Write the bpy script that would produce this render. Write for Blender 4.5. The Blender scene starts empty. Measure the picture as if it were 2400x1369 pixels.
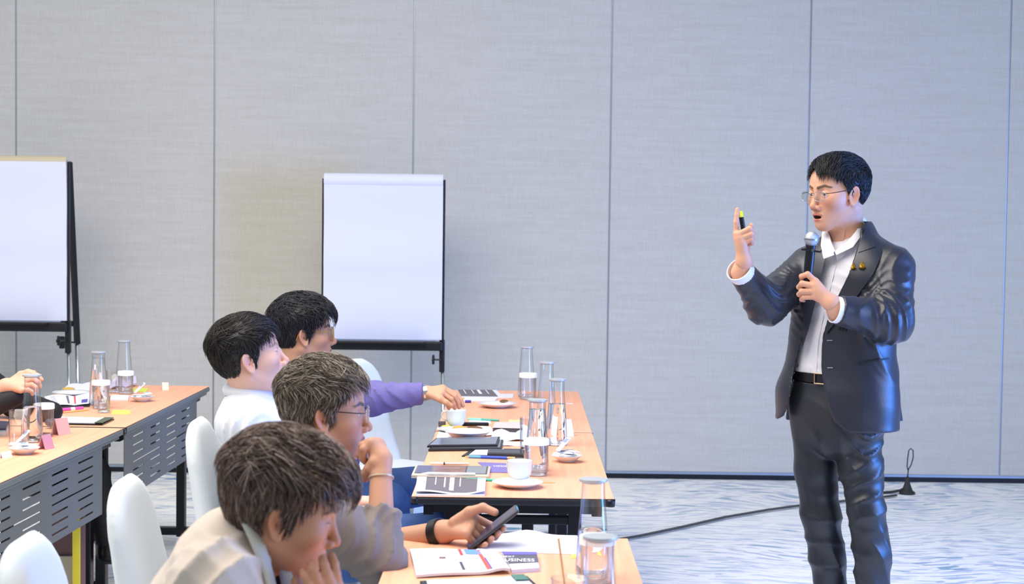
import bpy, bmesh, math, random
import numpy as np
from mathutils import Vector, Matrix
random.seed(7); RNG = np.random.default_rng(11)
PI = math.pi
scene = bpy.context.scene
COL = scene.collection
# ---------------------------------------------------------------- camera
F = 4000.0; CX, CY = 1200.0, 684.5            # focal length in pixels of the 2400x1369 frame
CAM = np.array([0.0, 0.0, 1.575])
_p = math.atan(185.5 / F); _a = 0.0125; _y = 0.0030
def _rz(v, a): return np.array([v[0]*math.cos(a)-v[1]*math.sin(a), v[0]*math.sin(a)+v[1]*math.cos(a), v[2]])
_f0 = _rz(np.array([0, math.cos(_p), -math.sin(_p)]), _y)
_r0 = _rz(np.array([1.0, 0, 0]), _y)
_u0 = _rz(np.array([0, math.sin(_p), math.cos(_p)]), _y)
CR = math.cos(_a)*_r0 + math.sin(_a)*_u0
CU = math.cos(_a)*_u0 - math.sin(_a)*_r0
CF = _f0
cam_d = bpy.data.cameras.new('camera'); cam = bpy.data.objects.new('camera', cam_d); COL.objects.link(cam)
cam.matrix_world = Matrix(((CR[0], CU[0], -CF[0], CAM[0]), (CR[1], CU[1], -CF[1], CAM[1]), (CR[2], CU[2], -CF[2], CAM[2]), (0, 0, 0, 1)))
cam_d.sensor_width = 36; cam_d.lens = F/2400*36; cam_d.clip_end = 100; cam_d.clip_start = .05
cam_d.dof.use_dof = True; cam_d.dof.focus_distance = 5.7; cam_d.dof.aperture_fstop = 6.3
scene.camera = cam
def ray(px, py):
    d = CF + CR*((px-CX)/F) + CU*(-(py-CY)/F)
    return d/np.linalg.norm(d)
def at(px, py, Y):                             # point of the world on the plane y = Y
    d = ray(px, py); return CAM + d*((Y-CAM[1])/d[1])
def on(px, py, Z=0.74):                        # point of the world on the horizontal plane z = Z
    d = ray(px, py); return CAM + d*((Z-CAM[2])/d[2])
def proj(p):
    v = np.asarray(p, float)-CAM; w = v@CF
    return CX+F*(v@CR)/w, CY-F*(v@CU)/w
# ---------------------------------------------------------------- world, lights, exposure
scene.view_settings.view_transform = 'Standard'; scene.view_settings.look = 'None'
scene.view_settings.exposure = 0.07; scene.view_settings.gamma = 1.0; scene.view_settings.use_curve_mapping = False
world = bpy.data.worlds.new('world'); scene.world = world; world.use_nodes = True
world.node_tree.nodes['Background'].inputs[0].default_value = (0.69, 0.83, .98, 1)
world.node_tree.nodes['Background'].inputs[1].default_value = 0.48
def area(name, loc, target, size, power, color):
    l = bpy.data.lights.new(name, 'AREA'); l.shape = 'RECTANGLE'; l.size, l.size_y = size; l.energy = power; l.color = color
    o = bpy.data.objects.new(name, l); COL.objects.link(o); o.location = loc
    o.rotation_euler = (Vector(target)-Vector(loc)).to_track_quat('-Z', 'Y').to_euler()
    return o
area('ceiling_panel_light', (-1.7, 4.6, 3.9), (-1.7, 4.7, 0), (4.5, 4.0), 325, (1, .915, .83))
area('ceiling_panel_light', (-1.5, 8.6, 3.9), (-1.5, 8.5, 0), (5.0, 1.2), 12, (1, .93, .86))
area('projection_screen_light', (5.2, 2.6, 1.8), (-.6, 4.6, 1.0), (3.0, 2.0), 70, (.86, .90, 1.0))
area('stage_light', (4.0, 4.5, 1.3), (1.3, 5.5, 1.0), (1.2, 2.0), 215, (.04, .25, 1.0))
try:
    scene.cycles.use_denoising = True
    scene.cycles.max_bounces = 10; scene.cycles.transparent_max_bounces = 24
    scene.cycles.transmission_bounces = 10; scene.cycles.caustics_refractive = True; scene.cycles.caustics_reflective = False
    scene.cycles.sample_clamp_indirect = 4.0
except Exception: pass
# ---------------------------------------------------------------- materials
def lin(h):
    h = h.lstrip('#'); v = [int(h[i:i+2], 16)/255 for i in (0, 2, 4)]
    return tuple((c/12.92 if c <= .04045 else ((c+.055)/1.055)**2.4) for c in v)+(1,)
MATS = {}
def mat(name, hexc, rough=.5, metal=0., spec=.5, bump=0, bscale=200, var=0, vscale=8, sheen=0, coat=0, emit=0, sss=0, vcol=None, stretch=None, trans=0, ior=1.45):
    if name in MATS: return MATS[name]
    m = bpy.data.materials.new(name); m.use_nodes = True; nt = m.node_tree; N = nt.nodes; L = nt.links
    b = N['Principled BSDF']; c = lin(hexc)
    b.inputs['Base Color'].default_value = c; b.inputs['Roughness'].default_value = rough; b.inputs['Metallic'].default_value = metal
    b.inputs['Specular IOR Level'].default_value = spec; b.inputs['Coat Weight'].default_value = coat
    b.inputs['Sheen Weight'].default_value = sheen; b.inputs['Transmission Weight'].default_value = trans; b.inputs['IOR'].default_value = ior
    if sss:
        b.inputs['Subsurface Weight'].default_value = sss; b.inputs['Subsurface Radius'].default_value = (.012, .005, .003); b.inputs['Subsurface Scale'].default_value = 1
    if var or bump:
        tc = N.new('ShaderNodeTexCoord'); mp = N.new('ShaderNodeMapping'); L.new(tc.outputs['Object'], mp.inputs[0])
        if stretch: mp.inputs['Scale'].default_value = stretch
    src = None
    if vcol:
        a = N.new('ShaderNodeAttribute'); a.attribute_name = vcol; src = a.outputs['Color']
    if var:
        n = N.new('ShaderNodeTexNoise'); n.inputs['Scale'].default_value = vscale; n.inputs['Detail'].default_value = 5; L.new(mp.outputs[0], n.inputs['Vector'])
        mx = N.new('ShaderNodeMix'); mx.data_type = 'RGBA'; mx.blend_type = 'MULTIPLY'; mx.inputs[0].default_value = 1
        rp = N.new('ShaderNodeMapRange'); rp.inputs[1].default_value = .3; rp.inputs[2].default_value = .7; rp.inputs[3].default_value = 1-var; rp.inputs[4].default_value = 1+var*.6
        L.new(n.outputs['Fac'], rp.inputs[0]); L.new(rp.outputs[0], mx.inputs[7])
        if src: L.new(src, mx.inputs[6])
        else: mx.inputs[6].default_value = c
        src = mx.outputs[2]
    if src: L.new(src, b.inputs['Base Color'])
    if bump:
        n = N.new('ShaderNodeTexNoise'); n.inputs['Scale'].default_value = bscale; n.inputs['Detail'].default_value = 4; L.new(mp.outputs[0], n.inputs['Vector'])
        bu = N.new('ShaderNodeBump'); bu.inputs['Strength'].default_value = bump; bu.inputs['Distance'].default_value = .002
        L.new(n.outputs['Fac'], bu.inputs['Height']); L.new(bu.outputs[0], b.inputs['Normal'])
    if emit:
        b.inputs['Emission Color'].default_value = c; b.inputs['Emission Strength'].default_value = emit
    MATS[name] = m; return m
def thin_glass(name, tint='#ffffff', gloss=.08):
    m = bpy.data.materials.new(name); m.use_nodes = True; nt = m.node_tree; N = nt.nodes; L = nt.links
    N.remove(N['Principled BSDF']); out = N['Material Output']
    t = N.new('ShaderNodeBsdfTransparent'); lw = N.new('ShaderNodeLayerWeight'); lw.inputs[0].default_value = .5; pw = N.new('ShaderNodeMath'); pw.operation = 'POWER'; pw.inputs[1].default_value = 3.0
    tm = N.new('ShaderNodeMix'); tm.data_type = 'RGBA'; tm.inputs[6].default_value = lin(tint); tm.inputs[7].default_value = (.50, .54, .58, 1); L.new(lw.outputs['Facing'], pw.inputs[0]); L.new(pw.outputs[0], tm.inputs[0]); L.new(tm.outputs[2], t.inputs[0])
    g = N.new('ShaderNodeBsdfGlossy'); g.inputs['Roughness'].default_value = .02
    fr = N.new('ShaderNodeLayerWeight'); fr.inputs[0].default_value = .22
    ma = N.new('ShaderNodeMath'); ma.operation = 'MULTIPLY_ADD'; ma.inputs[1].default_value = .62; ma.inputs[2].default_value = gloss*.4
    mx = N.new('ShaderNodeMixShader'); L.new(fr.outputs['Facing'], ma.inputs[0]); L.new(ma.outputs[0], mx.inputs[0])
    L.new(t.outputs[0], mx.inputs[1]); L.new(g.outputs[0], mx.inputs[2]); L.new(mx.outputs[0], out.inputs[0])
    MATS[name] = m; return m
# ---------------------------------------------------------------- mesh helpers
class MB:
    def __init__(s): s.v = []; s.f = []; s.m = []; s.mi = 0
    def add(s, vs, fs):
        o = len(s.v); s.v += [tuple(map(float, v)) for v in vs]; s.f += [tuple(i+o for i in f) for f in fs]; s.m += [s.mi]*len(fs); return s
    def box(s, c, d, rot=None):
        hx, hy, hz = d[0]/2, d[1]/2, d[2]/2
        vs = [(x, y, z) for x in (-hx, hx) for y in (-hy, hy) for z in (-hz, hz)]
        if rot is not None: vs = [tuple(rot @ Vector(v)) for v in vs]
        return s.add([(v[0]+c[0], v[1]+c[1], v[2]+c[2]) for v in vs], [(0, 1, 3, 2), (4, 6, 7, 5), (0, 4, 5, 1), (2, 3, 7, 6), (0, 2, 6, 4), (1, 5, 7, 3)])
    def rbox(s, c, d, r=.004, rz=0, seg=2, rot=None):      # box with rounded edges
        bm = bmesh.new(); bmesh.ops.create_cube(bm, size=1)
        for v in bm.verts: v.co = Vector((v.co.x*d[0], v.co.y*d[1], v.co.z*d[2]))
        bmesh.ops.bevel(bm, geom=list(bm.edges), offset=min(r, min(d)*.49), segments=seg, profile=.5, affect='EDGES')
        R = rot if rot is not None else Matrix.Rotation(rz, 3, 'Z')
        bm.verts.index_update(); vs = [tuple(R @ v.co + Vector(c)) for v in bm.verts]
        fs = [tuple(v.index for v in f.verts) for f in bm.faces]; bm.free(); return s.add(vs, fs)
    def lathe(s, prof, c=(0, 0, 0), n=32, sx=1, sy=1):
        vs = []; fs = []; k = len(prof)
        for i in range(n):
            a = 2*PI*i/n
            for r, z in prof: vs.append((c[0]+max(r, 1e-5)*math.cos(a)*sx, c[1]+max(r, 1e-5)*math.sin(a)*sy, c[2]+z))
        for i in range(n):
            j = (i+1) % n
            for q in range(k-1): fs.append((i*k+q, j*k+q, j*k+q+1, i*k+q+1))
        return s.add(vs, fs)
    def tube(s, pts, rad, n=10, caps=True, flat=None):
        pts = [np.asarray(p, float) for p in pts]; K = len(pts); rad = [rad]*K if np.isscalar(rad) else list(rad)
        vs = []; fs = []; up = None
        for i in range(K):
            t = pts[min(i+1, K-1)]-pts[max(i-1, 0)]; t = t/(np.linalg.norm(t)+1e-9)
            if up is None:
                up = np.array([0, 0, 1.]) if abs(t[2]) < .9 else np.array([1., 0, 0])
            u = up-t*(up@t); u /= np.linalg.norm(u)+1e-9; w = np.cross(t, u); up = u
            for q in range(n):
                a = 2*PI*q/n; fl = flat or 1
                vs.append(pts[i]+rad[i]*(math.cos(a)*u*fl+math.sin(a)*w))
        for i in range(K-1):
            for q in range(n):
                r = (q+1) % n; fs.append((i*n+q, i*n+r, (i+1)*n+r, (i+1)*n+q))
        if caps: fs += [tuple(range(n))[::-1], tuple((K-1)*n+q for q in range(n))]
        return s.add(vs, fs)
    def prism(s, poly, z0, z1):                # polygon in xy, extruded in z
        n = len(poly); vs = [(p[0], p[1], z0) for p in poly]+[(p[0], p[1], z1) for p in poly]
        return s.add(vs, [tuple(range(n))[::-1], tuple(range(n, 2*n))]+[(i, (i+1) % n, (i+1) % n+n, i+n) for i in range(n)])
    def sheet(s, G, th):                       # G[i][j] points; a sheet with thickness th (downwards along the normal)
        G = np.asarray(G, float); a, b, _ = G.shape
        du = np.gradient(G, axis=0); dv = np.gradient(G, axis=1); nn = np.cross(du, dv); nn /= np.linalg.norm(nn, axis=2, keepdims=True)+1e-12
        H = G-nn*th; vs = list(G.reshape(-1, 3))+list(H.reshape(-1, 3)); o = a*b; fs = []
        for i in range(a-1):
            for j in range(b-1):
                q = (i*b+j, (i+1)*b+j, (i+1)*b+j+1, i*b+j+1); fs.append(q); fs.append(tuple(x+o for x in q[::-1]))
        rim = [i*b for i in range(a)]+[(a-1)*b+j for j in range(1, b)]+[i*b+b-1 for i in range(a-2, -1, -1)]+[j for j in range(b-2, 0, -1)]
        for i in range(len(rim)):
            x, y = rim[i], rim[(i+1) % len(rim)]; fs.append((y, x, x+o, y+o))
        return s.add(vs, fs)
PM = {}                                        # world matrices of things that have parts
def build(name, mb, mats, parent=None, smooth=False, origin=None, world=False, auto=None):
    V = np.array(mb.v if isinstance(mb, MB) else mb[0], dtype=np.float64); Fc = mb.f if isinstance(mb, MB) else mb[1]
    loc = None
    if parent is not None and world:
        M = np.array(PM[parent.name].inverted()); V = V@M[:3, :3].T+M[:3, 3]
    if parent is None and origin is not None:
        V = V-np.asarray(origin); loc = origin
    me = bpy.data.meshes.new(name)
    if isinstance(Fc, np.ndarray):
        me.vertices.add(len(V)); me.vertices.foreach_set('co', V.astype(np.float32).ravel())
        k = Fc.shape[1]; me.loops.add(Fc.size); me.loops.foreach_set('vertex_index', Fc.astype(np.int32).ravel())
        me.polygons.add(len(Fc)); me.polygons.foreach_set('loop_start', np.arange(0, Fc.size, k, dtype=np.int32)); me.polygons.foreach_set('loop_total', np.full(len(Fc), k, np.int32))
        me.update(calc_edges=True)
    else: me.from_pydata([tuple(v) for v in V], [], Fc)
    mats = mats if isinstance(mats, (list, tuple)) else [mats]
    for m in mats: me.materials.append(m)
    if isinstance(mb, MB) and len(mats) > 1: me.polygons.foreach_set('material_index', mb.m)
    if isinstance(mb, MB):
        bm = bmesh.new(); bm.from_mesh(me); bmesh.ops.recalc_face_normals(bm, faces=bm.faces)
        bm.to_mesh(me); bm.free()
    if smooth:
        me.polygons.foreach_set('use_smooth', [True]*len(me.polygons))
        if auto is not None:
            bm = bmesh.new(); bm.from_mesh(me)
            for e in bm.edges:
                if len(e.link_faces) == 2 and e.calc_face_angle(0) > auto: e.smooth = False
            bm.to_mesh(me); bm.free()
    me.update()
    o = bpy.data.objects.new(name, me); COL.objects.link(o)
    if loc is not None: o.location = tuple(map(float, loc))
    if parent is not None: o.parent = parent
    if parent is None: PM[o.name] = Matrix.Translation(Vector(tuple(map(float, loc)))) if loc is not None else Matrix.Identity(4)
    return o
def tag(o, label=None, cat=None, group=None, kind=None):
    if label: o['label'] = label
    if cat: o['category'] = cat
    if group: o['group'] = group
    if kind: o['kind'] = kind
    return o
def thing(name, label, cat, loc=(0, 0, 0), rz=0, group=None):
    o = bpy.data.objects.new(name, None); COL.objects.link(o); o.empty_display_size = .05
    o.location = tuple(map(float, loc)); o.rotation_euler = (0, 0, rz); tag(o, label, cat, group)
    PM[o.name] = Matrix.Translation(Vector(tuple(map(float, loc)))) @ Matrix.Rotation(rz, 4, 'Z')
    return o
def copy_tree(root, loc, rz, label, group=None):
    kids = {}
    for o in COL.objects:
        if o.parent: kids.setdefault(o.parent.name, []).append(o)
    r = root.copy(); COL.objects.link(r); r.location = tuple(map(float, loc)); r.rotation_euler = (0, 0, rz); r['label'] = label
    if group: r['group'] = group
    PM[r.name] = Matrix.Translation(Vector(tuple(map(float, loc)))) @ Matrix.Rotation(rz, 4, 'Z')
    for ch in kids.get(root.name, []):
        c = ch.copy(); COL.objects.link(c); c.parent = r
        for g in kids.get(ch.name, []):
            d = g.copy(); COL.objects.link(d); d.parent = c
    return r
# ---------------------------------------------------------------- signed distance modelling (people, cloth, hair)
V3 = lambda *a: np.array(a, np.float32)
def smin(a, b, k):
    h = np.maximum(k-np.abs(a-b), 0)/k; return np.minimum(a, b)-h*h*k*.25
def smax(a, b, k): return -smin(-a, -b, k)
def sph(p, c, r): return np.linalg.norm(p-V3(*c), axis=1)-r
def ell(p, c, r, R=None):
    q = p-V3(*c)
    if R is not None: q = q@np.asarray(R, np.float32)
    r = V3(*r); k0 = np.linalg.norm(q/r, axis=1); k1 = np.linalg.norm(q/(r*r), axis=1)
    return k0*(k0-1)/(k1+1e-9)
def cap(p, a, b, ra, rb=None):
    rb = ra if rb is None else rb; a = V3(*a); b = V3(*b); ba = b-a; t = np.clip((p-a)@ba/(ba@ba+1e-12), 0, 1)
    return np.linalg.norm(p-a-t[:, None]*ba, axis=1)-(ra+(rb-ra)*t)
def rbx(p, c, h, r, R=None):
    q = p-V3(*c)
    if R is not None: q = q@np.asarray(R, np.float32)
    q = np.abs(q)-(V3(*h)-r); return np.linalg.norm(np.maximum(q, 0), axis=1)+np.minimum(q.max(axis=1), 0)-r
def chain(p, pts, rad, k=.004):
    d = None
    for i in range(len(pts)-1):
        e = cap(p, pts[i], pts[i+1], rad[i], rad[i+1]); d = e if d is None else smin(d, e, k)
    return d
def loft(p, pts, A, B, U, n=2.0):
    """tube along pts with elliptic sections: half widths A along U[i], half depths B across"""
    P = np.asarray(pts, np.float32); best = None
    for i in range(len(P)-1):
        a, b = P[i], P[i+1]; ba = b-a; L2 = ba@ba; t0 = (p-a)@ba/L2; t = np.clip(t0, 0, 1)
        q = p-a-t[:, None]*ba; T = ba/np.sqrt(L2)
        u = V3(*U[i])*(1-t)[:, None]+V3(*U[i+1])*t[:, None]; u = u-(u@T)[:, None]*T; u /= np.linalg.norm(u, axis=1, keepdims=True)+1e-9
        w = np.cross(T[None, :].repeat(len(p), 0), u)
        aa = A[i]+(A[i+1]-A[i])*t; bb = B[i]+(B[i+1]-B[i])*t
        x = np.einsum('ij,ij->i', q, u); y = np.einsum('ij,ij->i', q, w); z = q@T
        if n == 2.0: k = np.sqrt((x/aa)**2+(y/bb)**2+(z/np.minimum(aa, bb))**2)
        else: k = (np.abs(x/aa)**n+np.abs(y/bb)**n+np.abs(z/np.minimum(aa, bb))**n)**(1/n)
        d = (k-1)*np.minimum(aa, bb)
        best = d if best is None else smin(best, d, .02)
    return best
def wav(p, f, ph=0, seed=0):
    r = np.random.default_rng(seed); s = 0
    for i in range(5):
        d = r.normal(size=3).astype(np.float32); d /= np.linalg.norm(d); s = s+np.sin(p@d*(f*(.7+.25*i))+r.uniform(0, 6)+1.7*np.sin(p@np.roll(d, 1)*f*.6))
    return s/5
def folds(p, c, axis, rad, freq, amp, seed=0, along=None):
    """creases radiating across `axis` near c"""
    q = p-V3(*c); r2 = (q*q).sum(1)/(rad*rad); ax = V3(*axis); ax = ax/np.linalg.norm(ax)
    ph = q@ax*freq+2.0*np.sin(q@np.roll(ax, 1)*freq*.40+seed)+1.5*np.sin(q@np.roll(ax, 2)*freq*.33+seed*2)
    return -amp*np.exp(-r2)*(1-np.abs(np.sin(ph)))**1.5
CORN = [(x, y, z) for x in (0, 1) for y in (0, 1) for z in (0, 1)]
EDG = [(a, b) for a in range(8) for b in range(a+1, 8) if sum(abs(CORN[a][i]-CORN[b][i]) for i in range(3)) == 1]
def polygonize(f, lo, hi, h, blk=8, safe=1.6):
    lo = np.asarray(lo, np.float32); hi = np.asarray(hi, np.float32)
    nb = np.ceil((hi-lo)/(h*blk)).astype(int); n = nb*blk
    bc = np.stack(np.meshgrid(*[lo[i]+(np.arange(nb[i])+.5)*h*blk for i in range(3)], indexing='ij'), -1).reshape(-1, 3).astype(np.float32)
    db = f(bc); act = np.where(np.abs(db) < h*blk*.87*safe+.004)[0]
    Vg = np.repeat(np.repeat(np.repeat(db.reshape(nb), blk, 0), blk, 1), blk, 2).astype(np.float32)
    ix = np.stack(np.unravel_index(act, nb), 1)*blk
    off = np.stack(np.meshgrid(*[np.arange(blk)]*3, indexing='ij'), -1).reshape(-1, 3)
    for s in range(0, len(ix), 700):
        g = (ix[s:s+700, None, :]+off[None]).reshape(-1, 3); Vg[g[:, 0], g[:, 1], g[:, 2]] = f((lo+g*h).astype(np.float32))
    Vg[0] = Vg[-1] = 1; Vg[:, 0] = Vg[:, -1] = 1; Vg[:, :, 0] = Vg[:, :, -1] = 1
    Vg[Vg == 0] = 1e-7; S = Vg < 0; m = n-1
    cnt = np.zeros(tuple(m), np.int8)
    for c in CORN: cnt += S[c[0]:c[0]+m[0], c[1]:c[1]+m[1], c[2]:c[2]+m[2]]
    cells = np.argwhere((cnt > 0) & (cnt < 8)); idm = np.full(tuple(m), -1, np.int32); idm[tuple(cells.T)] = np.arange(len(cells))
    vals = np.stack([Vg[cells[:, 0]+c[0], cells[:, 1]+c[1], cells[:, 2]+c[2]] for c in CORN], 1)
    acc = np.zeros((len(cells), 3)); w = np.zeros(len(cells))
    for a, b in EDG:
        va, vb = vals[:, a], vals[:, b]; s = (va < 0) != (vb < 0); t = np.where(s, va/(va-vb+1e-20), 0)[:, None]
        P = np.array(CORN[a])*(1-t)+np.array(CORN[b])*t; acc += P*s[:, None]; w += s
    V = lo+(cells+acc/w[:, None])*h; fs = []
    for ax in range(3):
        sl0 = [slice(None)]*3; sl1 = [slice(None)]*3; sl0[ax] = slice(0, -1); sl1[ax] = slice(1, None)
        A, B = S[tuple(sl0)], S[tuple(sl1)]; e = np.argwhere(A != B); inside = A[tuple(e.T)]
        u, v = (ax+1) % 3, (ax+2) % 3; ok = (e[:, u] > 0) & (e[:, v] > 0) & (e[:, u] < m[u]) & (e[:, v] < m[v]); e = e[ok]; inside = inside[ok]
        def cid(du, dv):
            q = e.copy(); q[:, u] -= du; q[:, v] -= dv; return idm[q[:, 0], q[:, 1], q[:, 2]]
        Q = np.stack([cid(1, 1), cid(0, 1), cid(0, 0), cid(1, 0)], 1); Q[~inside] = Q[~inside][:, ::-1]; fs.append(Q)
    Q = np.concatenate(fs); return V, Q[(Q >= 0).all(1)]
def join(parts):
    o = 0; Vs = []; Fs = []
    for V, Q in parts: Vs.append(V); Fs.append(Q+o); o += len(V)
    return np.concatenate(Vs), np.concatenate(Fs)
def color_attr(o, cols, name='Col'):
    a = o.data.color_attributes.new(name, 'FLOAT_COLOR', 'POINT'); c = np.ones((len(cols), 4), np.float32); c[:, :3] = cols; a.data.foreach_set('color', c.ravel())
def bounds(pts, pad):
    P = np.asarray(pts); return P.min(0)-pad, P.max(0)+pad
def march(f, px, py, y0, y1, off=0.0, back=None):
    """world points where the camera rays through (px,py) first meet the surface f = off"""
    px = np.asarray(px, float).ravel(); py = np.asarray(py, float).ravel()
    D = np.stack([ray(a, b) for a, b in zip(px, py)]); D = D/D[:, 1:2]; t = np.full(len(px), y0, float)
    for _ in range(60):
        P = (CAM+D*t[:, None]).astype(np.float32); d = f(P)-off; t = np.minimum(t+np.clip(d*.7, -.02, .05), y1)
    if back is not None: t = np.where(t >= y1-1e-4, back, t)
    return CAM+D*t[:, None]
def drape(f, L, R, n, m, y0, y1, off=.002, th=.003, back=None):
    """a strip of cloth laid on the surface f between two outlines L and R (pixels)"""
    def res(P, n):
        P = np.array(P, float); s = np.r_[0, np.cumsum(np.linalg.norm(np.diff(P, axis=0), axis=1))]; t = np.linspace(0, s[-1], n)
        return np.stack([np.interp(t, s, P[:, i]) for i in range(2)], 1)
    a, b = res(L, n), res(R, n); w = np.linspace(0, 1, m)[None, :, None]; G = a[:, None]*(1-w)+b[:, None]*w
    P = march(f, G[..., 0], G[..., 1], y0, y1, off, back).reshape(n, m, 3)
    dd = np.stack([ray(x, y) for x, y in zip(G[..., 0].ravel(), G[..., 1].ravel())]).reshape(n, m, 3)
    mb = MB(); H = P-dd*th; vs = list(H.reshape(-1, 3))+list(P.reshape(-1, 3)); o = n*m; fs = []
    for i in range(n-1):
        for j in range(m-1):
            q = (i*m+j, (i+1)*m+j, (i+1)*m+j+1, i*m+j+1); fs.append(q); fs.append(tuple(x+o for x in q[::-1]))
    rim = [i*m for i in range(n)]+[(n-1)*m+j for j in range(1, m)]+[i*m+m-1 for i in range(n-2, -1, -1)]+[j for j in range(m-2, 0, -1)]
    for i in range(len(rim)):
        x, y = rim[i], rim[(i+1) % len(rim)]; fs.append((y, x, x+o, y+o))
    return mb.add(vs, fs)
# ---------------------------------------------------------------- the room
WY = 10.12
def floor_mat():
    m = bpy.data.materials.new('carpet'); m.use_nodes = True; nt = m.node_tree; N = nt.nodes; L = nt.links; b = N['Principled BSDF']
    b.inputs['Roughness'].default_value = .95; b.inputs['Specular IOR Level'].default_value = .1; b.inputs['Sheen Weight'].default_value = .15
    tc = N.new('ShaderNodeTexCoord'); wn = N.new('ShaderNodeTexNoise'); wn.inputs['Scale'].default_value = .9; wn.inputs['Detail'].default_value = 1; L.new(tc.outputs['Object'], wn.inputs['Vector'])
    s = N.new('ShaderNodeVectorMath'); s.operation = 'MULTIPLY_ADD'; s.inputs[1].default_value = (.25, 1.1, 0); L.new(wn.outputs['Color'], s.inputs[0]); L.new(tc.outputs['Object'], s.inputs[2])
    def strokes(sc, lo, hi, loc, rot=0):
        mp = N.new('ShaderNodeMapping'); mp.inputs['Scale'].default_value = sc; mp.inputs['Location'].default_value = loc; mp.inputs['Rotation'].default_value = (0, 0, rot); L.new(s.outputs[0], mp.inputs[0])
        n = N.new('ShaderNodeTexNoise'); n.inputs['Scale'].default_value = 1; n.inputs['Detail'].default_value = 1.5; n.inputs['Roughness'].default_value = .4; L.new(mp.outputs[0], n.inputs['Vector'])
        r = N.new('ShaderNodeMapRange'); r.interpolation_type = 'SMOOTHSTEP'; r.inputs[1].default_value = lo; r.inputs[2].default_value = hi; L.new(n.outputs['Fac'], r.inputs[0]); return r.outputs[0]
    def mul(a, k, b2=None):
        x = N.new('ShaderNodeMath'); x.operation = 'MULTIPLY'; L.new(a, x.inputs[0])
        if b2 is None: x.inputs[1].default_value = k
        else: L.new(b2, x.inputs[1])
        return x.outputs[0]
    big = N.new('ShaderNodeTexNoise'); big.inputs['Scale'].default_value = .55; big.inputs['Detail'].default_value = 1; L.new(tc.outputs['Object'], big.inputs['Vector'])
    br = N.new('ShaderNodeMapRange'); br.inputs[1].default_value = .35; br.inputs[2].default_value = .62; br.inputs[3].default_value = .25; L.new(big.outputs['Fac'], br.inputs[0])
    cols = [((5, 24, 1), .54, .60, (0, 0, 0), '#bfc3d8', .75, 0.0), ((6, 34, 1), .60, .63, (5, 3, 0), '#7f9cc0', .8, .03), ((5, 22, 1), .63, .65, (1, 9, 0), '#4f93aa', .85, .06), ((9, 44, 1), .60, .66, (8, 2, 0), '#a9a6c8', .7, -.03)]
    cur = None
    for sc, lo, hi, loc, hexc, k, rot in cols:
        f = mul(strokes(sc, lo, hi, loc, rot), k); f = mul(f, 1, br.outputs[0]); mx = N.new('ShaderNodeMix'); mx.data_type = 'RGBA'; L.new(f, mx.inputs[0])
        if cur is None: mx.inputs[6].default_value = lin('#f6f4ec')
        else: L.new(cur, mx.inputs[6])
        mx.inputs[7].default_value = lin(hexc); cur = mx.outputs[2]
    L.new(cur, b.inputs['Base Color'])
    n = N.new('ShaderNodeTexNoise'); n.inputs['Scale'].default_value = 260; L.new(tc.outputs['Object'], n.inputs['Vector'])
    bu = N.new('ShaderNodeBump'); bu.inputs['Strength'].default_value = .4; bu.inputs['Distance'].default_value = .003; L.new(n.outputs['Fac'], bu.inputs['Height']); L.new(bu.outputs[0], b.inputs['Normal'])
    return m
def wall_mat():
    m = bpy.data.materials.new('wall_fabric'); m.use_nodes = True; nt = m.node_tree; N = nt.nodes; L = nt.links; b = N['Principled BSDF']
    b.inputs['Roughness'].default_value = .9; b.inputs['Specular IOR Level'].default_value = .2
    tc = N.new('ShaderNodeTexCoord'); cur = None
    for sc, loc in (((9, 9, 160), (0, 0, 0)), ((2.5, 2.5, 45), (3, 1, 7)), ((140, 140, 12), (1, 1, 1))):
        mp = N.new('ShaderNodeMapping'); mp.inputs['Scale'].default_value = sc; mp.inputs['Location'].default_value = loc; L.new(tc.outputs['Object'], mp.inputs[0])
        n = N.new('ShaderNodeTexNoise'); n.inputs['Scale'].default_value = 1; n.inputs['Detail'].default_value = 3; L.new(mp.outputs[0], n.inputs['Vector'])
        if cur is None: cur = n.outputs['Fac']
        else:
            a = N.new('ShaderNodeMath'); a.operation = 'ADD'; L.new(cur, a.inputs[0]); L.new(n.outputs['Fac'], a.inputs[1]); cur = a.outputs[0]
    r = N.new('ShaderNodeMapRange'); r.inputs[1].default_value = 1.2; r.inputs[2].default_value = 1.8; L.new(cur, r.inputs[0])
    mx = N.new('ShaderNodeMix'); mx.data_type = 'RGBA'; L.new(r.outputs[0], mx.inputs[0]); mx.inputs[6].default_value = lin('#c4bfb4'); mx.inputs[7].default_value = lin('#cdc9bf'); L.new(mx.outputs[2], b.inputs['Base Color'])
    bu = N.new('ShaderNodeBump'); bu.inputs['Strength'].default_value = .15; bu.inputs['Distance'].default_value = .002; L.new(cur, bu.inputs['Height']); L.new(bu.outputs[0], b.inputs['Normal'])
    return m
WALL = wall_mat(); BLACK = mat('black_paint', '#0d0d12', .45, bump=.1); ALU = mat('aluminium_edge', '#a9b6c4', .35, .6)
mb = MB(); mb.box((0, 6, -.02), (16, 12, .04)); tag(build('floor', mb, floor_mat()), kind='structure')
mb = MB(); mb.box((0, WY+.062, 1.75), (16, .1, 3.5)); wall = tag(build('wall_back', mb, ALU), kind='structure')
seams = [at(x, 600, WY)[0] for x in (37.5, 501, 966, 1427, 1890, 2356)]
while seams[0] > -7.5: seams.insert(0, seams[0]-1.177)
while seams[-1] < 7.5: seams.append(seams[-1]+1.19)
for a, b in zip(seams[:-1], seams[1:]):
    mb = MB(); mb.rbox(((a+b)/2, WY+.03, 1.755), (b-a-.008, .06, 3.45-.03), .004, seg=1)
    p = build('fabric_panel', mb, WALL); p.parent = wall
mb = MB(); mb.box((0, WY+.035, .014), (16, .05, .030)); tag(build('baseboard_back', mb, BLACK), kind='structure')

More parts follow.
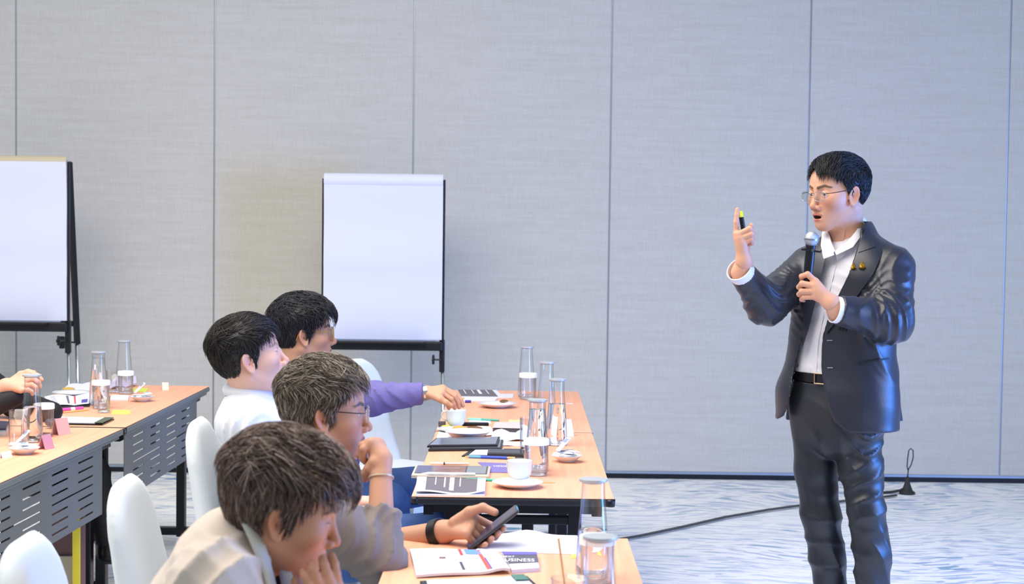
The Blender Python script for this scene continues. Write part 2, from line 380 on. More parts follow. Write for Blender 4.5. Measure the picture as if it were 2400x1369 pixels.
# ---------------------------------------------------------------- floor cable
pts = [on(x, y, .012) for x, y in ((1180, 1302), (1300, 1285), (1440, 1266), (1500, 1256), (1600, 1235), (1700, 1212), (1800, 1195), (1880, 1184), (1960, 1176), (2060, 1166), (2100, 1161))]
RUB = mat('cable_rubber', '#2b2b27', .6)
mb = MB(); mb.tube(pts, .011, 8, flat=.6)
tag(build('floor_cable', mb, mat('cable_tape', '#4a4a45', .7), smooth=True), 'long dark cable taped across the pale carpet behind the speaker', 'cable')
q = on(2126, 1158, 0.0); c = thing('cable_plug', 'small black plug standing on the carpet with a looped cord above it', 'plug', q)
mb = MB(); mb.lathe([(0, 0), (.045, 0), (.045, .012), (.032, .02), (.02, .05), (.012, .075), (.008, .1), (0, .1)], n=18); build('plug_body', mb, RUB, c, smooth=True)
mb = MB(); mb.tube([(-.16, -.02, .008), (-.09, 0, .01), (-.04, 0, .02), (-.02, 0, .03)], .008, 8); build('lead', mb, RUB, c, smooth=True)
mb = MB(); mb.tube([(0, 0, .09), (.004, 0, .14), (.02, 0, .17), (.03, 0, .21), (.028, 0, .25), (.015, 0, .262), (.004, 0, .25), (-.002, 0, .2), (-.004, 0, .16), (.004, 0, .13)], .0035, 8); build('cord_loop', mb, RUB, c, smooth=True)

# ---------------------------------------------------------------- flip charts
PAPER = mat('paper_white', '#e0e1ec', .8, spec=.2); CREAM = mat('paper_cream', '#cdbf9f', .8, spec=.2); CHROME = mat('chrome_leg', '#cfd6dc', .2, 1); KNOB = mat('knob_black', '#101014', .4)
def easel(label, x0, x1, Y, z0, z1, roll, rollmat, lean=0.0, cream=False, rear=None):
    c = (x0+x1)/2; t = thing('flip_chart_easel', label, 'easel', (c, Y, 0), 0, None); w = (x1-x0)/2
    n = 24; G = []
    for i in range(n):
        z = z1-.03-(z1-.03-z0)*i/(n-1); u = i/(n-1)
        y = -.004-.004*math.exp(-((u-.52)/.03)**2)-.01*math.exp(-(u/.09)**2)-.003*math.sin(u*17)
        G.append([(-w+2*w*j/15, y-.0025*math.exp(-((u-.52-.01*math.sin(j*.5))/.02)**2)*math.sin(j*.4), z) for j in range(16)])
    mb = MB(); mb.sheet(G, .012); build('paper_pad', mb, PAPER, t, smooth=True, auto=.6)
    G = []
    for i in range(14):
        a = PI*.93*i/13; r = roll/2
        G.append([(-w+2*w*j/11, .02-r*math.sin(a)*1.1-.004*(i > 10)*math.sin(j*.7), z1-roll+r+r*math.cos(a)-.0) for j in range(12)])
    mb = MB(); mb.sheet(G, .004); build('folded_sheets', mb, rollmat, t, smooth=True, auto=.6)
    mb = MB(); mb.box((0, .02, (z0+z1)/2-.01), (2*w, .012, z1-z0-.02)); build('backing_board', mb, mat('board_grey', '#b7bcc4', .5), t)
    for s in (-1, 1):
        mb = MB(); mb.rbox((s*(w+.006), .022, (z0-.12+z1-.03)/2), (.012, .024, z1-.03-z0+.12), .003); build('frame_post', mb, BLACK, t)
        mb = MB(); mb.rbox((s*(w+.002), .026, z0-.09), (.03, .03, .18), .004); build('leg_socket', mb, BLACK, t)
        mb = MB(); mb.tube([(s*(w+.004), .026, z0-.15), (s*(w+.03), -.02, 0.0)], .011, 12); build('front_leg', mb, CHROME, t, smooth=True)
        mb = MB(); mb.tube([(s*(w-.004), .0, z0-.11), (s*(w-.04), .0, z0-.11)], .005, 8); mb.rbox((s*(w-.045), 0, z0-.11), (.014, .02, .055), .006); mb.rbox((s*(w-.045), 0, z0-.11), (.016, .05, .02), .006); build('knob', mb, KNOB, t, smooth=True, auto=.6)
    mb = MB(); mb.rbox((0, -.0, z0-.035), (2*w+.01, .05, .05), .006); mb.rbox((-.01, -.05, z0-.012), (2*w-.16, .06, .012), .004); build('pen_tray', mb, BLACK, t)
    mb = MB(); mb.box((0, .0, z0-.004), (2*w*.9, .02, .008)); build('clip_strip', mb, mat('strip_grey', '#8e98a8', .4), t)
    if rear:
        (xa, za), (xb, zb), (xc, zc) = rear
        mb = MB(); mb.tube([(xa, .05, za), (xb, .34, zb)], .019, 4); build('rear_post', mb, BLACK, t)
        mb = MB(); mb.tube([(xb-.003, .335, zb+.04), (xc, .42, 0)], .013, 12); build('rear_leg', mb, CHROME, t, smooth=True)
        mb = MB(); mb.box((xb-.05, .27, zb+.12), (.11, .03, .03)); build('brace', mb, KNOB, t); mb = MB(); mb.rbox((xb-.075, .3, zb+.01), (.03, .03, .07), .006); mb.tube([(xb-.06, .32, zb+.01), (xb, .32, zb+.01)], .005, 8); build('knob', mb, KNOB, t)
    return t
Y = 9.45; a = at(760, 405, Y); b = at(1035, 797, Y)
easel('black flip chart easel with a blank white pad behind the seated men', a[0], b[0], Y, b[2], a[2], .08, PAPER)
Y = 9.35; b = at(156, 752, Y); a = at(158, 366, Y)
r1 = at(162, 380, Y+.05); r2 = at(181, 806, Y+.34); r3 = at(191, 930, Y+.42); w2 = .325; c0 = b[0]-w2
easel('black flip chart easel at the left edge, with a cream sheet rolled over its top', b[0]-2*w2, b[0], Y, b[2], a[2], .062, CREAM, rear=((r1[0]-c0, r1[2]), (r2[0]-c0, r2[2]), (r3[0]-c0, r3[2])))

# ---------------------------------------------------------------- tables
def wood_mat():
    m = bpy.data.materials.new('beech_laminate'); m.use_nodes = True; nt = m.node_tree; N = nt.nodes; L = nt.links; b = N['Principled BSDF']
    b.inputs['Roughness'].default_value = .5; b.inputs['Specular IOR Level'].default_value = .25
    tc = N.new('ShaderNodeTexCoord'); mp = N.new('ShaderNodeMapping'); mp.inputs['Scale'].default_value = (46, 2.2, 1); L.new(tc.outputs['Object'], mp.inputs[0])
    n = N.new('ShaderNodeTexNoise'); n.inputs['Scale'].default_value = 1; n.inputs['Detail'].default_value = 6; n.inputs['Distortion'].default_value = .6; L.new(mp.outputs[0], n.inputs['Vector'])
    r = N.new('ShaderNodeMapRange'); r.inputs[1].default_value = .3; r.inputs[2].default_value = .7; L.new(n.outputs['Fac'], r.inputs[0])
    mx = N.new('ShaderNodeMix'); mx.data_type = 'RGBA'; L.new(r.outputs[0], mx.inputs[0]); mx.inputs[6].default_value = lin('#eda986'); mx.inputs[7].default_value = lin('#f4b998'); L.new(mx.outputs[2], b.inputs['Base Color'])
    return m
WOOD = wood_mat(); EDGE = mat('table_edge', '#23242a', .4); GREY = mat('powder_grey', '#686d74', .45, .2); BAND = mat('edge_band_grey', '#6c7379', .4, .1)
def table(label, loc, rz, L, W=.6, panel=0, grey=False):
    t = thing('conference_table', label, 'table', loc, rz)
    mb = MB(); mb.rbox((0, 0, .7385), (W-.004, L-.006, .003), .001, seg=1); build('laminate_top', mb, WOOD, t)
    mb = MB(); mb.rbox((0, 0, .7255), (W, L-.002, .023), .006); build('edge_band', mb, BAND if grey else EDGE, t)
    mb = MB()
    for s in (-1, 1): mb.box((s*(W/2-.05), 0, .695), (.03, L-.1, .036))
    mb.box((0, L/2-.06, .70), (W-.13, .03, .03)); mb.box((0, -L/2+.06, .70), (W-.13, .03, .03)); build('under_frame', mb, BLACK, t)
    for s in (-1, 1):
        yy = s*(L/2-.085); mb = MB()
        for x in (-.185, .185): mb.rbox((x, yy, .37), (.04, .045, .66), .004)
        mb.rbox((0, yy, .66), (.38, .035, .024), .003); mb.rbox((.045, yy, .57), (.035, .03, .20), .003); mb.rbox((-.035, yy, .68), (.04, .03, .03), .003)
        mb.rbox((0, yy, .065), (W-.08, .05, .035), .006)
        g = build('leg_frame', mb, BLACK, t)
        for x in (-W/2+.06, W/2-.06):
            mb = MB(); mb.tube([(x, yy-.015, .025), (x, yy+.015, .025)], .025, 14); build('caster', mb, KNOB, g, smooth=True, auto=.6)
    for (cx, cy) in ((-W/2+.012, -L/2+.012), (W/2-.012, -L/2+.012)):
        mb = MB(); mb.lathe([(0, -.022), (.013, -.022), (.014, 0), (0, 0)], (cx, cy, .7365), 12); build('corner_cap', mb, mat('corner_blue_black', '#10151f', .35), t, smooth=True)
    if panel:
        x = panel*(W/2-.012); y0 = -L/2+.02; y1 = L/2-.24; pit = .283; k = int((y1-y0)/pit); ys = [y0]; off = ((y1-y0)-k*pit)/2
        zc = .582; zs = sorted([zc-.128, zc+.128]+[zc+d+e for d in (-.1, -.066, -.032, .032, .066, .1) for e in (-.0035, .0035)]+[zc-.003, zc+.003])
        holes = []
        for i in range(k):
            a = y0+off+i*pit+.055; b = a+.172; ys += [a, b]; holes.append((a, b))
            a2 = y0+off+i*pit-.03+.02; 
        ys.append(y1); ys = sorted(ys); mb = MB(); th = .0015
        cells = {}
        for i in range(len(ys)-1):
            for j in range(len(zs)-1):
                slot = abs((zs[j+1]-zs[j])-.007) < 1e-4 and any(abs(ys[i]-a) < 1e-6 for a, b in holes)
                mid = abs((zs[j+1]-zs[j])-.006) < 1e-4 and (i not in (0, len(ys)-2)) 
                if mid and not any(abs(ys[i]-a) < 1e-6 for a, b in holes): mid = (i % 4 == 2)
                cells[i, j] = not (slot or mid)
        vs = []; fs = []
        for i in range(len(ys)):
            for j in range(len(zs)): vs += [(x-th, ys[i], zs[j]), (x+th, ys[i], zs[j])]
        nz = len(zs); ID = lambda i, j, s: 2*(i*nz+j)+s
        for (i, j), v in cells.items():
            if not v: continue
            fs.append((ID(i, j, 0), ID(i, j+1, 0), ID(i+1, j+1, 0), ID(i+1, j, 0))); fs.append((ID(i, j, 1), ID(i+1, j, 1), ID(i+1, j+1, 1), ID(i, j+1, 1)))
            for di, dj, e in ((-1, 0, ((i, j), (i, j+1))), (1, 0, ((i+1, j), (i+1, j+1))), (0, -1, ((i, j), (i+1, j))), (0, 1, ((i, j+1), (i+1, j+1)))):
                if not cells.get((i+di, j+dj), False): (a, b), (c, d) = e; fs.append((ID(a, b, 0), ID(c, d, 0), ID(c, d, 1), ID(a, b, 1)))
        mb.add(vs, fs); build('modesty_panel', mb, GREY, t)
        mb = MB(); mb.rbox((x-.002*panel, 0, .708), (.012, L-.06, .012), .003); build('panel_rail', mb, BAND, t)
    return t
table('long wooden-topped table with black frame, nearer of the two joined in the middle row', (-.005, 5.73, 0), 0, 1.5)
table('long wooden-topped table at the far end of the middle row', (-.005, 7.245, 0), 0, 1.5)
table('wooden-topped table nearest the camera, under the two nearest carafes', (-.005, 3.62, 0), 0, 1.5)
def left_table(label, pa, pb, L, W=.60):
    a = on(*pa); b = on(*pb); d = (a-b)[:2]; d /= np.linalg.norm(d); nrm = np.array([-d[1], d[0]]); m = a[:2]-d*L/2+nrm*W/2
    return table(label, (m[0], m[1], 0), math.atan2(-d[0], d[1]), L, W, 1, True)
left_table('grey-edged wooden table with slotted grey metal panel, far one of the left row', (492, 905), (291, 1003), 1.55)
left_table('grey-edged wooden table with slotted grey metal panel, near one of the left row', (290, 1004), (0, 1132), 1.50)

# ---------------------------------------------------------------- banquet chairs
COVER = mat('white_stretch_cover', '#d6dde0', .75, sheen=.2, bump=.05, bscale=400)
def chair_back(p):
    z = p[:, 2]; t = np.clip((z-.42)/.5, 0, 1); xc = -.19-.10*t; th = .036-.014*t+.05*np.clip(1-(z-.40)/.25, 0, 1)**2
    hw = .215-.035*t; q = np.stack([np.abs(p[:, 1])-(hw-.13), np.abs(z-.66)-(.27-.13)], 1)
    d2 = np.linalg.norm(np.maximum(q, 0), axis=1)+np.minimum(q.max(1), 0)-.13
    return smax(d2, np.abs(p[:, 0]-xc-np.clip(.05-.0, 0, 1)*0)-th, .045)
def chair_seat(p):
    d = rbx(p, (.005, 0, .435), (.225, .215, .04), .035)
    w = smax(rbx(p, (.0, 0, .25), (.225, .22, .22), .03), -rbx(p, (.0, 0, .2), (.218, .213, .24), .03), .006)
    for ax in (0, 1):
        q = p.copy(); e = np.sqrt((q[:, ax]/.155)**2+((q[:, 2]+.02)/.34)**2)-1; w = smax(w, -e*.12, .01)
    return smin(d, w, .02)
V, Q = polygonize(chair_back, (-.40, -.26, .36), (-.1, .26, .98), .011)
proto = thing('banquet_chair', 'x', 'chair', (0, 0, 0), 0, 'banquet chairs under white stretch covers')
build('backrest', (V, Q), COVER, proto, smooth=True)
V, Q = polygonize(chair_seat, (-.26, -.26, -.02), (.26, .26, .5), .012)
build('seat', (V, Q), COVER, proto, smooth=True)
for sx in (-1, 1):
    for sy in (-1, 1):
        mb = MB(); mb.tube([(sx*.205, sy*.2, .40), (sx*.214, sy*.207, .2), (sx*.218, sy*.21, .0)], [.024, .02, .022], 12); build('leg', mb, COVER, proto, smooth=True)
chairs = [(-.68, 3.34, 'nearest white-covered chair, in the bottom left corner of the picture'),
          (-.655, 4.10, 'white-covered chair behind the man in the beige jacket, before the near left table'),
          (-.70, 5.28, 'white-covered chair the man in the white shirt sits on'),
          (-.62, 6.35, 'white-covered chair the man in the purple shirt sits on'),
          (-.50, 7.30, 'empty white-covered chair standing by the far end of the middle row')]
for i, (x, y, lab) in enumerate(chairs):
    if i == 0: proto.location = (x, y, 0); proto['label'] = lab
    else: copy_tree(proto, (x, y, 0), -.65 if i == 4 else 0, lab)
# ---------------------------------------------------------------- small things on the tables
TZ = .7402
GLASS = thin_glass('clear_glass'); WATER = mat('water', '#ffffff', 0, trans=1, ior=1.33); LIDG = mat('lid_grey', '#b9bfc6', .35, .3); PORC = mat('porcelain', '#e0e3e3', .18, coat=.3)
CAPP = mat('paper_cap', '#f3f4f7', .8); BASEG = mat('glass_base', '#ffffff', .03, trans=1, ior=1.4)
INK = mat('print_dark', '#6d6872', .55); INKB = mat('print_black', '#1c1c22', .5); WHITE = mat('print_white', '#f2f2f6', .7); PNK = mat('card_pink', '#dcaab0', .7); YEL = mat('sticky_yellow', '#e6ee6a', .8)
def textobj(name, s, size, M, m, parent=None, squash=1.0):
    cu = bpy.data.curves.new(name, 'FONT'); cu.body = s; cu.size = size; cu.align_x = 'CENTER'; cu.align_y = 'CENTER'; cu.extrude = .0004
    o = bpy.data.objects.new('tmp', cu); COL.objects.link(o); dg = bpy.context.evaluated_depsgraph_get()
    me = bpy.data.meshes.new_from_object(o.evaluated_get(dg)); bpy.data.objects.remove(o)
    V = np.array([v.co[:] for v in me.vertices]); Fs = [tuple(p.vertices) for p in me.polygons]
    R = np.array(M); V[:, 0] *= squash; V = V@R[:3, :3].T+R[:3, 3]; bpy.data.meshes.remove(me)
    mb = MB(); mb.add(V, Fs); return build(name, mb, m, parent, world=parent is not None)
def carafe(px, ptop, h=.237, water=0, label='', zb=TZ):
    # base point from the lid height in the picture
    z = zb+h; P = on(px, ptop, z); t = thing('water_carafe', label, 'carafe', (P[0], P[1], zb), 0, 'lidded glass water carafes on the tables')
    prof = [(.033, .003), (.0375, .006), (.039, .012), (.0385, .03), (.0365, .075), (.033, .12), (.029, .165), (.0265, .2), (.0265, h-.008)]
    mb = MB(); mb.lathe(prof, n=36); build('glass_body', mb, GLASS, t, smooth=True)
    mb = MB(); mb.lathe([(0, .0005), (.034, .0005), (.0365, .006), (.034, .011), (0, .010)], n=32); build('glass_base', mb, BASEG, t, smooth=True)
    if water:
        w = [(0, .0105), (.034, .0112), (.0372, .016)]+[(np.interp(k, [q[1] for q in prof], [q[0] for q in prof])-.0016, k) for k in np.arange(.03, water, .02)]
        w += [(np.interp(water, [q[1] for q in prof], [q[0] for q in prof])-.0016, water), (0, water)]
        mb = MB(); mb.lathe(w, n=36); build('water', mb, WATER, t, smooth=True, auto=.8)
    mb = MB(); mb.lathe([(0, h-.010), (.024, h-.010), (.0252, h-.008), (.0262, h-.0075), (.0325, h-.006), (.0335, h-.003), (.0325, h), (.02, h+.001), (0, h+.001)], n=36); build('lid', mb, LIDG, t, smooth=True, auto=.7)
    return t
def tumbler(px, pbase, label, h=.115, r=.038, cap=True, water=0, zb=TZ, straw=False, fold=None):
    P = on(px, pbase, zb)+np.array([0, r*.9, 0]); t = thing('drinking_glass', label, 'glass', (P[0], P[1], zb), 0, 'drinking glasses on the tables')
    mb = MB(); mb.lathe([(r*.86, .003), (r*.92, .007), (r*.94, .02), (r, h)], n=36); mb.lathe([(r*.9, .012), (r*.965, h), (r, h)], n=36); build('glass_wall', mb, GLASS, t, smooth=True)
    mb = MB(); mb.lathe([(0, .0005), (r*.84, .0005), (r*.9, .005), (r*.88, .011), (0, .009)], n=32); build('glass_base', mb, BASEG, t, smooth=True)
    if water: mb = MB(); mb.lathe([(0, .0115), (r*.87, .0115), (r*.9, .015), (r*.92, water), (0, water)], n=32); build('water', mb, WATER, t, smooth=True, auto=.8)
    if cap:
        mb = MB(); n = 40; vs = []
        prof = [(0, h+.003), (r*.99, h+.003), (r*1.05, h+.0005), (r*1.06, h-.016)]
        mb.lathe(prof, n=n); mb.lathe([(0, h+.0022), (r*.985, h+.0022), (r*1.04, h), (r*1.05, h-.016), (r*1.06, h-.016)], n=n); build('paper_cap', mb, CAPP, t, smooth=True, auto=.7)
    return t
def plate(px, py, r, label, cat='plate', name='plate', h=.018, group=None):
    P = on(px, py, TZ+h); t = thing(name, label, cat, (P[0], P[1], TZ), 0, group)
    mb = MB(); mb.lathe([(0, .0), (r*.52, .0), (r*.55, .002), (r*.8, h*.5), (r*.985, h-.002), (r, h-.0005), (r*.985, h), (r*.78, h*.55+.0025), (r*.56, .0055), (0, .005)], n=48); build('plate_body', mb, PORC, t, smooth=True)
    return t
def cup(px, py, label, hdl, z=TZ):              # py: base of the cup
    P = on(px, py, z); t = thing('coffee_cup', label, 'cup', (P[0], P[1]+.02, z), 0, None)
    mb = MB(); mb.lathe([(0, .001), (.022, .001), (.0225, .003), (.030, .010), (.036, .022), (.0385, .036), (.039, .062), (.0395, .0635), (.0375, .063), (.0368, .036), (.034, .023), (.028, .012), (0, .008)], n=40); build('cup_body', mb, PORC, t, smooth=True)
    mb = MB(); a = hdl; c, s = math.cos(a), math.sin(a)
    mb.tube([(c*x, s*x, zz) for x, zz in ((.036, .054), (.048, .057), (.056, .050), (.057, .040), (.051, .029), (.036, .020))], .0036, 8); build('handle', mb, PORC, t, smooth=True)
    return t
def slab(name, label, cat, cor, th, m, group=None, z=TZ, r=.002, parent=None):
    C = [on(x, y, z+th) for x, y in cor]; mb = MB(); n = 4
    cen = sum(C)/4; vs = [(c[0], c[1], z) for c in C]+[(c[0], c[1], z+th) for c in C]; ins = [c+(cen-c)*(.6*th/np.linalg.norm(cen-c)) for c in C]
    mb.add([(*v[:2], z) for v in C]+[(*v[:2], z+th*.8) for v in C]+[(*v[:2], z+th) for v in ins], [(3, 2, 1, 0), (8, 9, 10, 11)]+[(i, (i+1) % 4, (i+1) % 4+4, i+4) for i in range(4)]+[(i+4, (i+1) % 4+4, (i+1) % 4+8, i+8) for i in range(4)])
    if parent is not None: return build(name, mb, m, parent, world=True)
    t = thing(name, label, cat, (cen[0], cen[1], z), 0, group); return t, mb, C
def page(cor, z, fn=None, th=.0015, n=12, mm=8):
    C = [on(x, y, z) for x, y in cor]; G = []
    for i in range(n):
        u = i/(n-1); row = []
        for j in range(mm):
            v = j/(mm-1); P = (C[0]*(1-u)+C[1]*u)*(1-v)+(C[3]*(1-u)+C[2]*u)*v; P = P.copy(); P[2] = z+(fn(u, v) if fn else 0); row.append(P)
        G.append(row)
    mb = MB(); mb.sheet(G, th); return mb, C
def bar(t, name, C, u0, u1, v0, v1, z, m, fn=None, th=.0004):
    n = 6; G = []
    for i in range(n):
        u = u0+(u1-u0)*i/(n-1); row = []
        for j in range(3):
            v = v0+(v1-v0)*j/2; P = (C[0]*(1-u)+C[1]*u)*(1-v)+(C[3]*(1-u)+C[2]*u)*v; P = P.copy(); P[2] = z+(fn(u, v) if fn else 0)+th; row.append(P)
        G.append(row)
    mb = MB(); mb.sheet(G, th*.9); return build(name, mb, m, t, world=True)
def pen(p0, p1, r, label, cols, name='pen', cat='pen', z=TZ, group=None):
    a, b = on(*p0, z+r), on(*p1, z+r); c = (a+b)/2; t = thing(name, label, cat, (c[0], c[1], z), 0, group)
    fr = 0
    for nm, k, m, ra, rb in cols:
        mb = MB(); mb.tube([a+(b-a)*fr, a+(b-a)*(fr+k*.5), a+(b-a)*(fr+k)], [ra*r, (ra+rb)/2*r, rb*r], 10); build(nm, mb, m, t, smooth=True, auto=.6, world=True); fr += k
    return t
# ---- carafes and glasses
LW = 'lidded glass carafe '
carafe(1235, 812, .230, 0, LW+'farthest on the middle row, behind a paper-capped glass')
carafe(1282, 848, .24, 0, LW+'with a grey lid, empty, between the farthest carafe and the tilted-lid one')
carafe(1306, 888, .24, .15, LW+'half full, in front of the white folded card')
carafe(1260, 936, .232, .20, LW+'nearly full, directly behind the capped glass beside the coffee cup')
carafe(1391, 1122, .228, .11, LW+'on the nearest table, behind its twin at the right edge')
carafe(1407, 1256, .24, .09, LW+'nearest the camera, at the bottom edge of the picture')
carafe(75, 878, .24, .125, LW+'by the dark-sleeved hand on the near left table')
carafe(231, 824, .228, .20, LW+'nearly full, on the far left table behind a capped glass')
carafe(291, 798, .230, 0, LW+'tall and empty, farthest on the left row')
GL = 'drinking glass '
tumbler(1237, 938, GL+'with a white paper cap, farthest on the middle row')
tumbler(1257, 1118, GL+'with a white paper cap, beside the coffee cup on the saucer')
tumbler(1240, 1058, GL+'without cap, half hidden behind the nearly full carafe', cap=False, r=.034)
P = on(1400, 1256, TZ+.117); q = proj((P[0], P[1]-.034, TZ)); tumbler(1400, q[1], GL+'with a white paper cap, between the two nearest carafes')
tumbler(1335, 1500, GL+'holding a wooden stirrer, cut off by the bottom edge', cap=False)
tumbler(232, 960, GL+'with a white paper cap, on the far left table', r=.036)
tumbler(240, 969, GL+'of frosted glass in front of the capped one on the left table', cap=False, h=.068, r=.026)
tumbler(291, 925, GL+'with a pink paper cap, in front of the tall empty carafe', cap=True, h=.10, r=.034)
tumbler(263, 922, GL+'plain and empty, left of the pink-capped one', cap=False, h=.10)
tumbler(38, 1048, GL+'plain, frontmost on the near left table', cap=False, h=.125, r=.036)
tumbler(97, 1026, GL+'with a white cap, right of the dark-sleeved hand', cap=True, h=.118, r=.036)
# frosted look for the small one
# ---- cups, saucers, plates
s = plate(1213, 1128, .078, 'white porcelain saucer under the nearer coffee cup', 'saucer', 'saucer')
cup(1217, 1129, 'white porcelain coffee cup on a saucer near the front of the middle table', 2.3, TZ+.0055)
plate(1068, 1004, .072, 'white saucer under the farther coffee cup', 'saucer', 'saucer', .012)
cup(1068, 1001, 'white porcelain coffee cup half hidden behind the plate of pastry', 2.9, TZ+.0055)
CAKE = mat('pastry_brown', '#7a5a3c', .85, bump=.6, bscale=90, var=.4, vscale=60); CRUST = mat('pastry_gold', '#c7a254', .85, bump=.5, bscale=90)
plate(1096, 1010, .085, 'white plate with leftover pastry, left of the crumpled napkin', h=.03)
def lump(px, py, z, rx, ry, rz, m, label, name, cat, seed=1):
    P = on(px, py, z); f = lambda p: ell(p, P+np.array([0, 0, rz*.5]), (rx, ry, rz))+.15*min(rz, rx)*wav(p, 120, seed=seed)
    V, Q = polygonize(f, P-np.array([rx, ry, rz])*1.4, P+np.array([rx, ry, rz*1.6])*1.4, min(rx, rz)/3.5, 4)
    o = build(name, (V, Q), m, origin=P, smooth=True); tag(o, label, cat); return o
lump(1078, 1008, TZ+.016, .030, .022, .011, CRUST, 'golden pastry piece at the left of the pastry plate', 'pastry', 'pastry')
lump(1112, 1008, TZ+.016, .032, .022, .010, CAKE, 'dark brown pastry piece at the right of the pastry plate', 'pastry', 'pastry', 5)
plate(1165, 944, .082, 'white side plate with one small brown cookie, behind the farther coffee cup', h=.02)
lump(1182, 944, TZ+.012, .021, .02, .009, CAKE, 'small brown cookie on the white side plate', 'cookie', 'cookie', 8)
plate(168, 918, .085, 'white plate with scraps at the far left table', h=.018)
lump(160, 914, TZ+.010, .03, .02, .008, CRUST, 'green and yellow food scrap on the left plate', 'food_scrap', 'food', 9)
SACH = mat('sachet_paper', '#e9edf5', .6, var=.25, vscale=130); SP = mat('sachet_blue', '#8f9fc0', .6)
def dish(px, py, label, seed, tent=None):
    P = on(px, py, TZ+.022); t = thing('sachet_dish', label, 'dish', (P[0], P[1], TZ), 0, 'small white dishes of sugar sachets')
    mb = MB(); mb.lathe([(0, 0), (.026, 0), (.027, .004), (.034, .008), (.052, .021), (.0535, .0225), (.051, .0225), (.034, .012), (0, .009)], n=40); build('dish_body', mb, PORC, t, smooth=True)
    r = random.Random(seed)
    for k in range(6):
        a = r.uniform(0, PI); q = (P[0]+r.uniform(-.028, .028), P[1]+r.uniform(-.018, .018), TZ+.0215+k*.0035)
        R = Matrix.Rotation(a, 3, 'Z') @ Matrix.Rotation(r.uniform(-.25, .25), 3, 'X')
        if k == 5: R = Matrix.Rotation(.5, 3, 'Z') @ Matrix.Rotation(-.75, 3, 'Y'); q = (q[0]+.012, q[1], q[2]+.018)
        mb = MB(); mb.rbox((0, 0, 0), (.062, .026, .0045), .002, rot=R)
        s = thing('sugar_sachet', ('white sachet standing up in the ' if k == 5 else 'white sachet lying in the ')+label.split(' with ')[0].replace('white ', ''), 'sachet', q, 0, 'sugar sachets in the dishes'); build('sachet_paper', mb, SACH, s)
        mb = MB(); mb.rbox(tuple(R @ Vector((.016, 0, .002))), (.018, .02, .0012), .0005, rot=R); mb2 = mb; build('printed_band', mb, SP, s)
dish(1329, 1067, 'round dish beside the half full carafe with a heap of sachets', 3)
dish(56, 1049, 'round dish on the near left table with a heap of sachets', 5)
dish(333, 929, 'round dish on the far left table with a heap of sachets', 7)
# ---- middle row, near table
bt, mb, C = slab('booklet', 'printed booklet with dark cover and white edges at the near corner of the middle table', 'booklet', [(973, 1159), (1136, 1160), (1139, 1121), (978, 1118)], .004, PAPER)
build('pages', mb, PAPER, bt, world=True)
fn = lambda u, v: .0008+.010*(1-v)*(abs(2*u-1)**2)*.6+.004*math.sin(u*7)*(1-v)
mb, _ = page([(973, 1157), (1136, 1158), (1139, 1121), (978, 1118)], TZ+.0055, fn, .0008, 16, 8); build('cover_sheet', mb, PAPER, bt, smooth=True, auto=.7, world=True)
bar(bt, 'cover_print', C, .14, .88, .1, .96, TZ+.0055, INK, fn)
for u0, u1, v0, v1 in ((.27, .285, .45, .95), (.40, .42, .35, .95), (.48, .545, .2, .95), (.625, .64, .45, .95)): bar(bt, 'print_line', C, u0, u1, v0, v1, TZ+.0062, WHITE, fn)
tb, mb, C = slab('tablet_case', 'tablet in a dark case with a coloured screen beside the near booklet', 'tablet', [(964, 1112), (1146, 1115), (1150, 1092), (974, 1090)], .012, mat('case_beige', '#cdbdae', .5))
build('case', mb, MATS['case_beige'], tb, world=True)
for nm, u0, u1, v0, v1, m in (('screen', .03, .97, .12, .95, mat('screen_dark', '#3b3a42', .12)), ('screen_patch', .05, .22, .15, .92, mat('screen_navy', '#22204e', .15)), ('screen_patch', .25, .68, .15, .92, mat('screen_brown', '#8f6a60', .2, var=.5, vscale=25)), ('screen_patch', .70, .95, .15, .92, mat('screen_grey', '#8b9098', .2))):
    bar(tb, nm, C, u0, u1, v0, v1, TZ+.0122+(.0004 if nm != 'screen' else 0), m)
PL = mat('pen_plastic_white', '#e8e4dd', .3); PB = mat('pen_black', '#17171c', .3); TEAL = mat('pen_teal', '#3fc6ae', .35)
pen((986, 1110), (1114, 1112), .0052, 'white digital stylus lying along the tablet case', [('tip', .12, PL, .15, .9), ('barrel', .88, PL, 1, 1)], 'stylus', 'stylus', TZ+.0135)
pen((1008, 1086), (1098, 1087), .0045, 'silver and white pen above the tablet case', [('barrel', .35, PL, .8, 1), ('ring', .04, PB, 1.05, 1.05), ('barrel', .61, CHROME, 1, .8)], z=TZ+.001)
pen((1092, 1123), (1172, 1126), .004, 'teal pen poking out from under the near booklet', [('barrel', .5, TEAL, .9, 1), ('barrel', .38, TEAL, 1, 1), ('tip', .12, CHROME, .9, .3)])
bt, mb, C = slab('leaflet', 'purple printed leaflet between the tablet and the nearer coffee cup', 'leaflet', [(1150, 1106), (1206, 1107), (1206, 1086), (1120, 1083)], .003, PAPER)
build('leaflet_sheet', mb, mat('leaflet_purple', '#7d74b8', .5), bt, world=True)
Rz = Matrix.Translation(Vector(on(1180, 1093, TZ+.0034))) @ Matrix.Rotation(0, 4, 'Z') @ Matrix.Diagonal((1, 2.6, 1, 1))
textobj('lettering', 'VOXXXX', .016, Rz, WHITE, bt)
tag(build('stirrer', (lambda m: m.rbox(tuple(on(1284, 1131, TZ+.001)), (.045, .008, .0015), .0005, rz=.05))(MB()), mat('stirrer_wood', '#dcb67e', .7)), 'flat wooden stirrer end poking out right of the saucer', 'stirrer')
